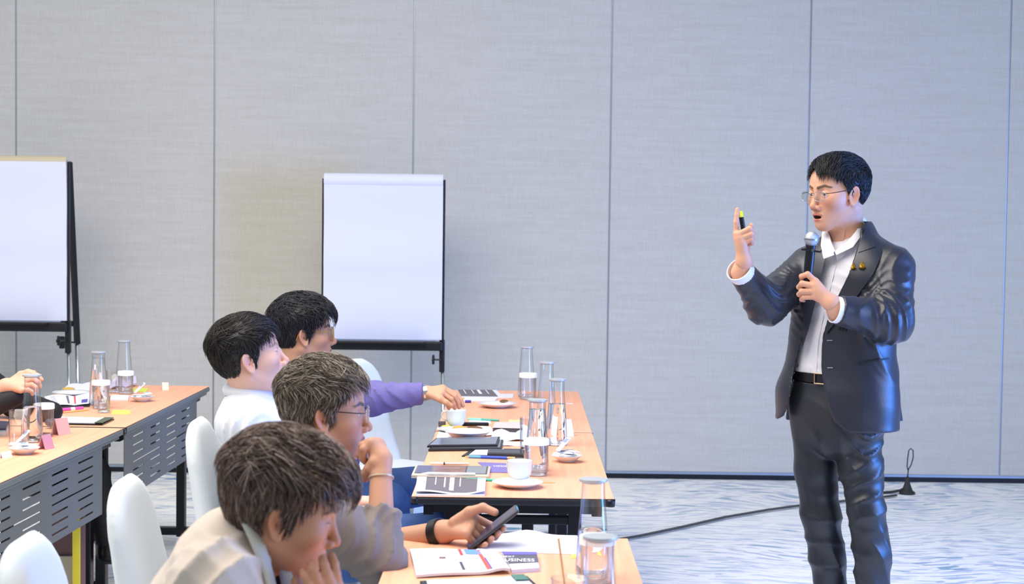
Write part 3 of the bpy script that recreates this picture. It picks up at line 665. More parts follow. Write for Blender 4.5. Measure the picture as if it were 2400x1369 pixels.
# clipboard with phone, blue pen
ct, mb, C = slab('clipboard', 'dark clipboard carrying a phone beside the blue pen on the middle table', 'clipboard', [(1082, 1068), (1228, 1070), (1230, 1052), (1108, 1050)], .004, PB)
build('board', mb, PB, ct, world=True); bar(ct, 'paper', C, .1, .6, .1, .95, TZ+.0042, PAPER)
pt, mb, C = slab('mobile_phone', 'black phone lying on the clipboard behind the capped glass', 'phone', [(1142, 1062), (1226, 1064), (1226, 1053), (1144, 1052)], .010, PB, z=TZ+.0048)
build('phone_body', mb, mat('phone_case', '#3a3b42', .35), pt, world=True); bar(pt, 'screen', C, .04, .96, .08, .92, TZ+.0149, mat('screen_black', '#15151c', .08))
BLU = mat('pen_blue', '#2f52c8', .35); LBL = mat('pen_light_blue', '#5ea6e0', .35); GOLD = mat('pen_gold', '#c9a26a', .3, .6)
pen((1090, 1070), (1228, 1075), .0052, 'blue ballpoint pen in front of the clipboard', [('tip', .07, GOLD, .2, .8), ('barrel', .2, LBL, 1, 1), ('grip', .15, BLU, 1, 1), ('barrel', .3, BLU, 1, 1), ('band', .13, GOLD, .95, .95), ('end', .15, PB, .95, .9)])
# black folder / tablet stack
for k, (cor, th, zz, lab) in enumerate((([(1004, 1052), (1176, 1050), (1180, 1030), (1030, 1028)], .010, TZ, 'lower black tablet case of the pair in front of the pastry plate'), ([(1001, 1044), (1166, 1042), (1172, 1023), (1022, 1026)], .008, TZ+.0105, 'upper black tablet of the pair in front of the pastry plate'))):
    ft, mb, C = slab('tablet_case', lab, 'tablet', cor, th, PB, z=zz); build('case', mb, mat('case_black', '#26262d', .4), ft, world=True)
    bar(ft, 'screen', C, .03, .97, .06, .95, zz+th+.0002, mat('screen_slate', '#7c8798', .12))
nap = mat('napkin', '#eef1f6', .85)
def napkin(cor, z, amp, seed, label, th=.001, m=nap, name='napkin', cat='napkin'):
    r = np.random.default_rng(seed); a, b, c, d = r.uniform(0, 6, 4)
    fn = lambda u, v: amp*(.5+.5*math.sin(u*9+a+2*math.sin(v*5+b)))*(.5+.5*math.sin(v*7+c+1.5*u))+.001
    mb, C = page(cor, z, fn, th, 18, 12); o = build(name, mb, m, smooth=True, auto=.9, origin=sum(C)/4-np.array([0, 0, 0])); tag(o, label, cat); return o
napkin([(1150, 1036), (1246, 1034), (1240, 1008), (1160, 1010)], TZ, .03, 3, 'crumpled white napkin left of the nearly full carafe')
napkin([(1022, 1030), (1160, 1022), (1150, 1000), (1030, 1006)], TZ, .004, 4, 'rumpled white napkin spread under the pastry plate')
napkin([(1170, 1046), (1232, 1046), (1232, 1036), (1176, 1036)], TZ, .004, 6, 'flat white paper scrap between the napkin and the clipboard')

bt, mb, C = slab('notebook', 'dark closed notebook with pale cover behind the crumpled napkin', 'notebook', [(1155, 1003), (1222, 1005), (1224, 990), (1160, 990)], .016, PAPER)
build('pages', mb, mat('book_brown', '#4a4248', .6), bt, world=True); bar(bt, 'cover', C, 0, 1, .0, 1, TZ+.0163, mat('cover_rose', '#dcc9c8', .6), th=.001)
tag(build('pen_pouch', (lambda m: m.rbox(tuple(on(1110, 994, TZ+.007)), (.12, .03, .013), .006))(MB()), PB, smooth=True, auto=.7), 'small black pouch behind the pastry plate', 'pouch')
tag(build('memory_box', (lambda m: m.rbox(tuple(on(1036, 994, TZ+.012)), (.028, .02, .022), .003))(MB()), mat('slate_box', '#5b5c66', .5)), 'small dark grey box left of the farther coffee cup', 'box')
lump(1046, 1002, TZ+.004, .02, .012, .006, mat('lime_peel', '#c3cf4a', .6), 'yellow-green scrap beside the farther saucer', 'food_scrap', 'food', 3)
pen((1098, 982), (1170, 985), .005, 'teal marker pen lying behind the farther coffee cup', [('cap', .42, mat('pen_mint', '#86d3c0', .4), 1, 1), ('barrel', .58, mat('pen_green', '#4fae96', .4), 1, .8)], 'marker', 'marker')
st, mb, C = slab('sticky_note', 'pale orange sticky notes beside the teal marker', 'sticky note', [(1192, 990), (1226, 991), (1226, 984), (1192, 984)], .003, YEL); build('notes', mb, mat('note_orange', '#f6d2a0', .8), st, world=True)
napkin([(1098, 992), (1150, 993), (1150, 986), (1100, 985)], TZ, .002, 9, 'small white note paper between the marker and the black pouch')
# far end of the middle row
bt, mb, C = slab('booklet', 'printed booklet with dark cover at the far end of the middle row', 'booklet', [(1082, 930), (1180, 931), (1164, 914), (1072, 913)], .004, PAPER)
build('pages', mb, PAPER, bt, world=True); bar(bt, 'cover_print', C, .0, .88, .06, .97, TZ+.0044, INK)
for u0, u1 in ((.14, .16), (.34, .36), (.48, .55), (.7, .72)): bar(bt, 'print_line', C, u0, u1, .4, .95, TZ+.005, WHITE)
bt, mb, C = slab('notepad', 'white notepad in front of the far booklet', 'notepad', [(1086, 937), (1160, 938), (1166, 932), (1090, 931)], .006, PAPER); build('pages', mb, PAPER, bt, world=True)
st, mb, C = slab('loose_paper', 'white sheet of paper right of the far booklet', 'paper', [(1172, 932), (1202, 932), (1204, 923), (1168, 923)], .0015, PAPER); build('sheet', mb, PAPER, st, world=True)
pen((1090, 941), (1104, 941), .006, 'purple pen end under the reaching hand', [('barrel', 1, mat('pen_purple', '#4a3a9a', .4), 1, 1)])
tag(build('paper_scrap', (lambda m: m.rbox(tuple(on(1335, 946, TZ+.001)), (.03, .02, .002), .0005))(MB()), PAPER), 'small white paper scrap right of the carafes on the far table', 'paper')
# ---- nearest table
st, mb, C = slab('loose_paper', 'x', 'paper', [(1110, 1290), (1390, 1301), (1352, 1254), (1160, 1250)], .001, PAPER)
st['label'] = 'large white sheets fanned across the nearest table behind the phone hand'
fn = lambda u, v: .012*math.exp(-((u-.4)/.2)**2)*v+.001
mb, C = page([(1112, 1292), (1390, 1301), (1352, 1256), (1160, 1252)], TZ+.001, fn, .003, 14, 8); build('sheet', mb, PAPER, st, smooth=True, auto=.7, world=True)
bt, mb, C = slab('booklet', 'dark booklet lettered BUSINESS on the nearest table', 'booklet', [(1200, 1333), (1264, 1328), (1258, 1295), (1176, 1294)], .012, PAPER, z=TZ)
build('pages', mb, PAPER, bt, world=True); bar(bt, 'cover_print', C, 0, 1, .28, 1, TZ+.0125, mat('cover_slate', '#5d5c6a', .45)); bar(bt, 'cover_band', C, 0, 1, .8, 1, TZ+.0131, mat('cover_violet', '#6f68c0', .45))
textobj('lettering', 'BUSINESS', .02, Matrix.Translation(Vector(on(1212, 1313, TZ+.0138))) @ Matrix.Diagonal((1, 2.4, 1, 1)), WHITE, bt)
textobj('lettering', 'NEXT', .013, Matrix.Translation(Vector(on(1190, 1305, TZ+.0138))) @ Matrix.Diagonal((1, 2, 1, 1)), WHITE, bt)
t = thing('brochure', 'open white brochure with red, blue and orange print under the phone', 'brochure', tuple(on(1075, 1320, TZ)))
cor = [(976, 1352), (1196, 1342), (1164, 1293), (960, 1290)]; fn = lambda u, v: .004+.010*math.exp(-((u-.92)/.15)**2)*(1-v)+.002*math.sin(u*5)
mb, C = page(cor, TZ+.004, fn, .006, 14, 8); build('pages', mb, PAPER, t, smooth=True, auto=.7, world=True)
for u0, u1, v0, v1, m in ((.55, .585, .72, .98, mat('print_red', '#d24a5c', .6)), (.62, .80, .78, 1, mat('print_sky', '#6fa0e6', .6)), (.76, .80, .06, .98, mat('print_orange', '#e0605a', .6)), (.80, .815, .05, .6, mat('print_indigo', '#5a4fb0', .6)), (.50, .53, .10, .42, mat('print_slate', '#4a4e62', .6)), (.30, .37, .56, .62, mat('print_plum', '#8a6070', .6))):
    bar(t, 'print_block', C, u0, u1, v0, v1, TZ+.0046, m, fn)
for k in range(9): bar(t, 'print_line', C, .09+.045*k, .094+.045*k, .5, .95, TZ+.0045, mat('print_faint', '#c9c4d2', .7), fn)
ct, mb, C = slab('clipboard', 'clipboard with white paper and green clip at the bottom edge', 'clipboard', [(990, 1400), (1290, 1398), (1236, 1349), (984, 1361)], .006, PB)
build('board', mb, PB, ct, world=True); bar(ct, 'paper', C, .06, .96, .0, .97, TZ+.0065, PAPER); bar(ct, 'clip', C, .84, .96, .72, .98, TZ+.009, mat('clip_green', '#4f8078', .5), th=.002)
a = on(1330, 1420, TZ+.02); b = at(1309, 1262, a[1]+.02); mb = MB(); mb.tube([a, b], .0025, 6); tag(build('stirrer', mb, mat('stirrer_wood', '#dcb67e', .7)), 'long thin wooden stirrer standing in the glass at the bottom edge', 'stirrer')
st, mb, C = slab('sticky_note', 'yellow sticky note at the right edge of the large white sheets', 'sticky note', [(1340, 1308), (1360, 1304), (1352, 1290), (1338, 1294)], .002, YEL); build('notes', mb, YEL, st, world=True)
# ---- left row
ct, mb, C = slab('clipboard', 'clipboard with white paper and a dark green clip on the near left table', 'clipboard', [(122, 992), (240, 994), (268, 981), (140, 978)], .006, PB)
build('board', mb, PB, ct, world=True); bar(ct, 'paper', C, .02, .86, .05, .97, TZ+.0062, PAPER, th=.003); bar(ct, 'clip', C, .84, 1, .0, .95, TZ+.009, mat('clip_olive', '#4c5c4c', .5), th=.003)
st, mb, C = slab('sticky_note', 'yellow sticky pad in front of the far left table joint', 'sticky note', [(261, 969), (305, 969), (305, 961), (264, 961)], .003, YEL); build('notes', mb, YEL, st, world=True)
st, mb, C = slab('sticky_note', 'lime sticky pad behind the sachet dish on the far left table', 'sticky note', [(310, 917), (342, 918), (348, 910), (314, 910)], .003, YEL); build('notes', mb, mat('sticky_lime', '#cfe05a', .8), st, world=True)
HOT = mat('marker_pink', '#ea5cae', .4)
pen((143, 961), (194, 957), .0075, 'pink highlighter beside the pencil on the left row', [('barrel', .42, HOT, 1, 1), ('clip_band', .2, WHITE, 1, 1), ('cap', .38, HOT, 1, 1)], 'highlighter', 'highlighter')
pen((145, 967), (208, 960), .0035, 'yellow wooden pencil in front of the pink highlighter', [('tip', .06, GOLD, .2, 1), ('barrel', .94, mat('pencil_wood', '#e9c078', .5), 1, 1)], 'pencil', 'pencil')
for i, (cor, lab, amp) in enumerate((([(120, 953), (208, 950), (214, 928), (104, 934)], 'open magazine lying beside the capped glass on the left row', .012), ([(140, 921), (214, 918), (212, 900), (160, 904)], 'white papers under the plate on the far left table', .006), ([(255, 915), (320, 905), (318, 897), (262, 900)], 'crumpled lilac papers behind the tall carafe on the left', .03))):
    t = thing('magazine' if i < 2 else 'loose_paper', lab, 'magazine' if i < 2 else 'paper', tuple(on(*cor[0], TZ)))
    fn = lambda u, v, a=amp: .003+a*abs(math.sin(u*4.4+.4))*(.4+.6*v); mb, C = page(cor, TZ+.002, fn, .002, 14, 8); build('pages', mb, PAPER if i < 2 else mat('paper_lilac', '#cdc8e6', .8), t, smooth=True, auto=.7, world=True)
    if i == 0:
        slab('dark_cover', '', '', [(122, 956), (210, 953), (214, 930), (108, 937)], .002, INKB, parent=t)
        for u0, u1, v0, v1, m in ((.1, .2, .2, .9, mat('print_faint', '#c9c4d2', .7)), (.45, .5, .1, .9, INK), (.62, .66, .1, .95, mat('print_red', '#d24a5c', .6)), (.8, .95, .1, .4, mat('print_indigo', '#5a4fb0', .6))): bar(t, 'print_block', C, u0, u1, v0, v1, TZ+.0026, m, fn)
st, mb, C = slab('notepad', 'small white notepad right of the nearly full left carafe', 'notepad', [(257, 935), (300, 936), (303, 926), (262, 925)], .007, PAPER); build('pages', mb, PAPER, st, world=True)
def tent(px, py, w, h, rz, m, label):
    P = on(px, py, TZ); t = thing('tent_card', label, 'card', P, rz); mb = MB(); d = h*.35; e = .0008
    mb.add([(-w/2, -d, 0), (w/2, -d, 0), (w/2, 0, h), (-w/2, 0, h), (-w/2, d, 0), (w/2, d, 0), (-w/2, -d+.003, 0), (w/2, -d+.003, 0), (w/2, 0, h-.006), (-w/2, 0, h-.006), (-w/2, d-.003, 0), (w/2, d-.003, 0)],
           [(0, 1, 2, 3), (3, 2, 5, 4), (6, 9, 8, 7), (9, 10, 11, 8), (0, 6, 7, 1), (4, 5, 11, 10), (0, 3, 9, 6), (3, 4, 10, 9), (1, 7, 8, 2), (2, 8, 11, 5)])
    build('folded_card', mb, m, t); return t
tent(143, 1018, .06, .06, 1.0, PNK, 'pink folded tent card beside the clipboard on the left row')
tent(108, 1052, .05, .05, 1.2, mat('card_mauve', '#c78fa6', .7), 'mauve folded tent card behind the near sachet dish')
tent(1318, 1022, .075, .062, .5, nap, 'white folded paper tent standing behind the half full carafe')
tent(14, 1072, .045, .02, 1.1, PAPER, 'tiny white folded card at the left edge of the near left table')
tent(387, 914, .03, .035, .4, mat('card_ivory', '#e8dcd0', .7), 'tiny pale tent card standing alone at the far left table')
lump(123, 996, TZ+.013, .027, .03, .017, mat('mouse_grey', '#4a4854', .4), 'dark rounded computer mouse between the capped glass and the pink card', 'computer_mouse', 'mouse', 2)
P = on(108, 1028, TZ+.004); mb = MB(); mb.tube([P+np.array([.014*math.cos(a), .012*math.sin(a), 0]) for a in np.linspace(0, 2*PI, 24)], .003, 8); tag(build('rubber_ring', mb, mat('ring_red', '#d23b34', .4), smooth=True), 'red ring lying by the glasses on the near left table', 'ring')
st, mb, C = slab('laptop', 'closed dark laptop corner at the left edge of the near left table', 'laptop', [(-60, 1012), (14, 1011), (22, 995), (-40, 992)], .018, PB); build('lower_case', mb, mat('laptop_silver', '#c9ccd4', .35, .5), st, world=True); slab('screen_lid', '', '', [(-60, 1004), (14, 1003), (22, 987), (-40, 984)], .008, mat('laptop_lid', '#4c4960', .3), z=TZ+.018, parent=st)
# ---- under the left tables
t = thing('tote_bag', 'brown tote bag with a beige card and yellow strap under the near left table', 'bag', (-1.60, 6.1, 0))
a = at(110, 1235, 6.0); BR = mat('bag_brown', '#6d4f4c', .7, bump=.2); x0 = at(105, 1240, 6.05)[0]; x1 = at(176, 1240, 6.05)[0]; cx = (x0+x1)/2
PM[t.name] = Matrix.Translation((-1.60, 6.1, 0))
mb = MB(); mb.rbox((cx, 6.12, .25), (x1-x0+.02, .12, .50), .02); build('bag_body', mb, BR, t, world=True, smooth=True, auto=.6)
p1 = at(128, 1278, 6.03); p2 = at(172, 1340, 6.03)
mb = MB(); mb.rbox(((p1[0]+p2[0])/2, 6.045, .20), (.06, .012, .26), .003); build('card_insert', mb, mat('card_beige', '#b3a68c', .7), t, world=True)
s0 = at(178, 1222, 6.0); s1 = at(180, 1369, 6.0); mb = MB(); mb.rbox(((s0[0]+s1[0])/2, 6.0, .26), (.028, .006, .52), .002); build('strap', mb, mat('strap_yellow', '#e0cf3a', .6), t, world=True)
# ---------------------------------------------------------------- people
def skinmat():
    m = mat('skin', '#e0b090', .48, spec=.35, sss=.12, vcol='Col', bump=.08, bscale=350); return m
SKIN = skinmat()
def hairmat(name, rough=.38):
    return mat(name, '#151316', rough, spec=.5, vcol='Col')
HAIRM = hairmat('hair')
def frame(face, pitch=0, roll=0):
    """head axes (rows: forward, left, up) for a horizontal facing direction"""
    f = np.array([face[0], face[1], 0.]); f /= np.linalg.norm(f); l = np.array([-f[1], f[0], 0.]); u = np.array([0, 0, 1.])
    cp, sp = math.cos(pitch), math.sin(pitch); f2 = f*cp+u*sp; u2 = u*cp-f*sp
    cr, sr = math.cos(roll), math.sin(roll); l2 = l*cr+u2*sr; u3 = u2*cr-l*sr
    return np.stack([f2, l2, u3])
CRAN_C = np.array([-.008, 0, .028]); CRAN_R = np.array([.096, .077, .088])
def head_sdf(q, mouth=0.0, eye=.0032, earx=-.004):
    d = ell(q, CRAN_C, CRAN_R); ay = q.copy(); ay[:, 1] = np.abs(ay[:, 1])
    d = smin(d, ell(q, (.030, 0, -.040), (.058, .060, .072)), .035)
    d = smin(d, ell(q, (.048, 0, .040), (.042, .056, .045)), .02)             # forehead
    d = smin(d, cap(ay, (.063, .017, -.098), (-.006, .057, -.050), .013, .013), .024)  # jaw
    d = smin(d, ell(q, (.073, 0, -.099), (.017, .021, .017)), .02)           # chin
    d = smin(d, ell(ay, (.058, .043, -.020), (.024, .022, .022)), .03)       # cheekbone
    d = smin(d, ell(q, (.066, 0, -.066), (.028, .030, .030)), .025)          # muzzle
    d = smin(d, cap(ay, (.086, .012, .021), (.072, .042, .022), .007, .006), .014)  # brow
    d = smax(d, -ell(ay, (.1015, .033, .0015), (.0165, .0185, .0125)), .014)      # socket
    d = smin(d, cap(q, (.086, 0, .010), (.1065, 0, -.030), .0065, .0085), .012)
    d = smin(d, sph(q, (.1085, 0, -.0365), .0092), .009); d = smin(d, ell(ay, (.0975, .0135, -.041), (.010, .0062, .0075)), .007)
    d = smax(d, -ell(ay, (.1015, .0065, -.0485), (.006, .0035, .0045)), .003)     # nostril
    lid = sph(ay, (.0745, .032, .001), .0152); slit = ell(ay, (.092, .032, .0003), (.012, .0135, eye)); lid = smax(lid, -slit, .0015); d = smin(d, lid, .005)
    # lips
    op = mouth
    up = ell(ay, (.0915, .006, -.0635+op*.1), (.0085, .0165, .0048)); lo = ell(q, (.0895, 0, -.0735-op), (.0085, .0165, .0058))
    d = smin(d, up, .006); d = smin(d, lo, .006)
    d = smax(d, -ell(q, (.100, 0, -.0682-op*.45), (.015, .019, .0012+op*.75)), .0025)
    d = smax(d, -cap(q, (.101, 0, -.052), (.0985, 0, -.058), .0025), .004)
    # ear
    e = ay-V3(earx, .0765, -.012); ca, sa = math.cos(.38), math.sin(.38); ex = e[:, 0]*ca+e[:, 1]*sa*-1; ey = e[:, 0]*sa+e[:, 1]*ca; ez = e[:, 2]
    ex = ex+ez*.18; sc = np.where(ez < 0, 1-(-ez)*9, 1); rho = np.sqrt((ex/(.0165*np.maximum(sc, .5)))**2+(ez/.030)**2)
    ring = np.sqrt((np.abs(rho-.88)*.018)**2+(ey-.006)**2)-.0034; plate = np.maximum(np.sqrt((np.maximum(rho-.86, 0)*.018)**2+(ey-.002)**2)-.0028, -1)
    anti = np.sqrt((np.abs(rho-.55)*.018)**2+(ey-.0045)**2)-.0022; anti = np.where(ex > .004, .01, anti)
    ear = smin(ring, plate, .003); ear = smin(ear, anti, .003); ear = smin(ear, np.linalg.norm(np.stack([ex-.011, ey-.003, ez+.004], 1), axis=1)-.0045, .003)
    ear = smin(ear, np.linalg.norm(np.stack([ex-.004, ey-.003, ez+.026], 1), axis=1)-.0055, .005)
    ear = smax(ear, -(np.linalg.norm(np.stack([(ex-.003)/1.0, ey-.0075, (ez+.002)/1.4], 1), axis=1)-.0062), .002)
    return smin(d, ear, .004)
def head_cols(q, skin, lipc, brow=1.0, stubble=0.0, browc=(.03, .022, .02), mouth=0.):
    n = len(q); c = np.repeat(np.array(skin, float)[None, :3], n, 0); ay = q.copy(); ay[:, 1] = np.abs(ay[:, 1])
    def mixc(c, col, w): w = np.clip(w, 0, 1)[:, None]; return c*(1-w)+np.array(col[:3])*w
    red = np.array(skin[:3])*np.array([.92, .62, .58])
    c = mixc(c, red, .55*np.exp(-((ay-np.array([.075, .04, -.03]))**2).sum(1)/.022**2))
    c = mixc(c, red, .6*np.exp(-((q-np.array([.112, 0, -.038]))**2).sum(1)/.014**2)); c = mixc(c, red, .6*np.exp(-((ay-np.array([-.01, .082, -.012]))**2).sum(1)/.022**2))
    lip = np.minimum(ell(ay, (.0925, .006, -.0635+mouth*.1), (.009, .017, .0050)), ell(q, (.0905, 0, -.0735-mouth), (.009, .016, .0060))); c = mixc(c, lipc, 1-lip/.0012)
    c = mixc(c, np.array([.06, .015, .012]), (ell(q, (.094, 0, -.0682-mouth*.45), (.014, .0185, .0012+mouth*.70)) < .0006)*(q[:, 0] < .0965)*(1 if mouth else .5))
    if stubble: c = mixc(c, np.array(skin[:3])*.45, stubble*(q[:, 2] < -.035)*np.clip((-.035-q[:, 2])/.02, 0, 1)*(q[:, 0] > -.0)*(.6+.4*np.sin(q[:, 2]*900)*np.sin(q[:, 1]*800)))
    a2 = ay*V3(0, 1, 1); b = cap(a2, (0, .013, .0215), (0, .036, .0275), .0036, .0034); b2 = cap(a2, (0, .036, .0275), (0, .052, .022), .0034, .0015); b = np.where(q[:, 0] > .04, np.minimum(b, b2), 1)
    c = mixc(c, browc, brow*.85*np.clip(1-(b+.0003)/.0028, 0, 1))
    lash = np.abs(np.linalg.norm((ay-np.array([.0745, .032, .001])), axis=1)-.0152) < .002
    c = mixc(c, browc, .8*lash*(np.abs(ay[:, 2]-.0033) < .0015)*(ay[:, 0] > .078)*(np.abs(ay[:, 1]-.032) < .0135))
    return c
def sphere_mesh(c, r, n=24):
    th = np.linspace(.02, PI-.02, n); ph = np.linspace(0, 2*PI, n, endpoint=False); T, P = np.meshgrid(th, ph, indexing='ij')
    V = np.stack([np.sin(T)*np.cos(P), np.sin(T)*np.sin(P), np.cos(T)], -1).reshape(-1, 3)*r+np.asarray(c); Q = []
    for i in range(n-1):
        for j in range(n): Q.append((i*n+j, (i+1)*n+j, (i+1)*n+(j+1) % n, i*n+(j+1) % n))
    return V, np.array(Q)
def S(h): return np.array(lin(h)[:3])
class Person:
    def __init__(s, label, face, pitch, roll, c, skin, scale=1.0, origin=None, **kw):
        s.R = frame(face, pitch, roll); s.c = np.asarray(c); s.sc = scale; s.skin = S(skin); s.lip = S(kw.pop('lip', '#c88478')); s.kw = kw; s.label = label
        s.vols = []; s.org = origin
    def loc(s, p): return ((p-s.c.astype(np.float32))@s.R.T.astype(np.float32))/s.sc
    def wor(s, q): return (np.asarray(q)*s.sc)@s.R+s.c
    def head(s, neck, nr=.054, h=.0024, mouth=0., eye=.0032, gaze=(1, 0, -.05), earx=-.004, nb=None):
        a = s.wor((-.022, 0, -.055)); b = np.asarray(neck)
        th = s.wor((.022, 0, -.078))
        f = lambda p: smin(smin(head_sdf(s.loc(p), mouth, eye, earx)*s.sc, cap(p, a, b, nr*s.sc, nb or nr*1.08), .03), cap(p, th, b+(th-a)*.3, .018, .028), .028)
        lo, hi = bounds([s.wor((.13, 0, 0)), s.wor((-.12, 0, 0)), s.wor((0, .1, 0)), s.wor((0, -.1, 0)), s.wor((0, 0, .13)), s.wor((0, 0, -.13)), b], .035)
        V, Q = polygonize(f, lo, hi, h); s.fh = f
        C = head_cols(s.loc(V.astype(np.float32)), s.skin, s.lip, mouth=mouth, **s.kw); s.vols.append((V, Q, C))
        g = np.array(gaze)/np.linalg.norm(gaze)
        for sd in (-1, 1):
            v, q = sphere_mesh((.0755, sd*.032, .0005), .0129); dirv = (v-np.array([.0755, sd*.032, .0005]))/.0129; ca = dirv@g
            col = np.where(ca[:, None] > .985, np.array([.01, .01, .01]), np.where(ca[:, None] > .90, np.array([.06, .03, .018]), np.array([.72, .70, .68])))
            s.vols.append((s.wor(v), q, col))
    def limb(s, pts, rad, h=.003, fn=None, k=.02, pad=.06, col=None):
        f0 = lambda p: chain(p, pts, rad, k)
        f = (lambda p: fn(p, f0(p))) if fn else f0
        lo, hi = bounds(pts, pad); V, Q = polygonize(f, lo, hi, h); C = np.repeat(s.skin[None], len(V), 0) if col is None else col(V); s.vols.append((V, Q, C))
    def hand(s, fore, wrist, wr, fingers, thumb, fr=.0088, h=.0017, palm=.0125, red=.22, extra=None, squash=None):
        """fore: list of forearm points+radii up to the wrist; fingers: list of [mcp,pip,dip,tip]"""
        fp = [np.asarray(a) for a, _ in fore]+[np.asarray(wrist)]; fra = [r for _, r in fore]+[wr]
        def f(p):
            d = chain(p, fp, fra, .02); pal = None
            for i, fg in enumerate(fingers):
                m = np.asarray(fg[0]); base = np.asarray(wrist)+(m-np.asarray(wrist))*.12
                e = cap(p, base, m, palm*1.15, palm*.92); pal = e if pal is None else smin(pal, e, .012)
            for i in range(len(fingers)-1):
                m = (np.asarray(fingers[i][0])+np.asarray(fingers[i+1][0]))/2*.85+np.asarray(wrist)*.15; pal = smin(pal, cap(p, wrist, m, palm*1.1, palm*.85), .012)
            d = smin(d, pal, .02); fs = None
            for i, fg in enumerate(fingers):
                k = (1.0, 1.04, .98, .86)[i]*fr
                e = chain(p, fg, [k*1.12, k*1.04, k*.95, k*.82], .0025)
                d = smin(d, e, .005) if fs is None else smin(d, e, .0035); fs = 1
            t = chain(p, thumb, [fr*1.7, fr*1.35, fr*1.15, fr*1.0][:len(thumb)], .006); d = smin(d, t, .007)
            if extra: d = extra(p, d)
            return d
        allp = [q for fg in fingers for q in fg]+list(thumb)+fp; lo, hi = bounds(allp, .04)
        V, Q = polygonize(f, lo, hi, h)
        C = np.repeat(s.skin[None], len(V), 0); w = np.zeros(len(V))
        for fg in fingers+[thumb]:
            for j in (0, 1, 2, 3):
                if j < len(fg): w = np.maximum(w, np.exp(-((V-np.asarray(fg[j]))**2).sum(1)/.011**2)*(1 if j in (0, 3) else .8))
        w = (w*red)[:, None]; C = C*(1-w)+C*np.array([.95, .66, .6])*w; s.vols.append((V, Q, C)); s.fhand = f
    def core(s, segs, h=.014):
        f = lambda p: min_all([chain(p, pts, rad, .04) for pts, rad in segs], .05)
        P = [q for pts, _ in segs for q in pts]; lo, hi = bounds(P, .16); V, Q = polygonize(f, lo, hi, h); s.vols.append((V, Q, np.repeat(s.skin[None], len(V), 0)))
    def body(s):
        V, Q = join([(v, q) for v, q, _ in s.vols]); C = np.concatenate([c for _, _, c in s.vols])
        o = build('person', (V, Q), SKIN, smooth=True, origin=s.org); color_attr(o, C); tag(o, s.label, 'person'); s.o = o; return o
    def part(s, name, f, lo, hi, h, m, cols=None, label=None):
        V, Q = polygonize(f, lo, hi, h); o = build(name, (V, Q), m, s.o, smooth=True, world=True)
        if label: o['label'] = label
        return o
def min_all(L, k):
    d = L[0]
    for e in L[1:]: d = smin(d, e, k)
    return d
HLX = np.array([-.12, -.10, -.06, -.04, -.030, -.024, -.018, -.010, .002, .008, .014, .022, .034, .050, .066, .080, .1])
HLZ = np.array([-.095, -.093, -.088, -.068, -.036, .004, .014, .017, .016, -.016, -.020, -.006, .028, .050, .066, .078, .09])
def hairline(q, d=None):
    z = np.interp(q[:, 0], HLX, HLZ)
    if d is not None: z = z+d(q)
    return q[:, 2]-z
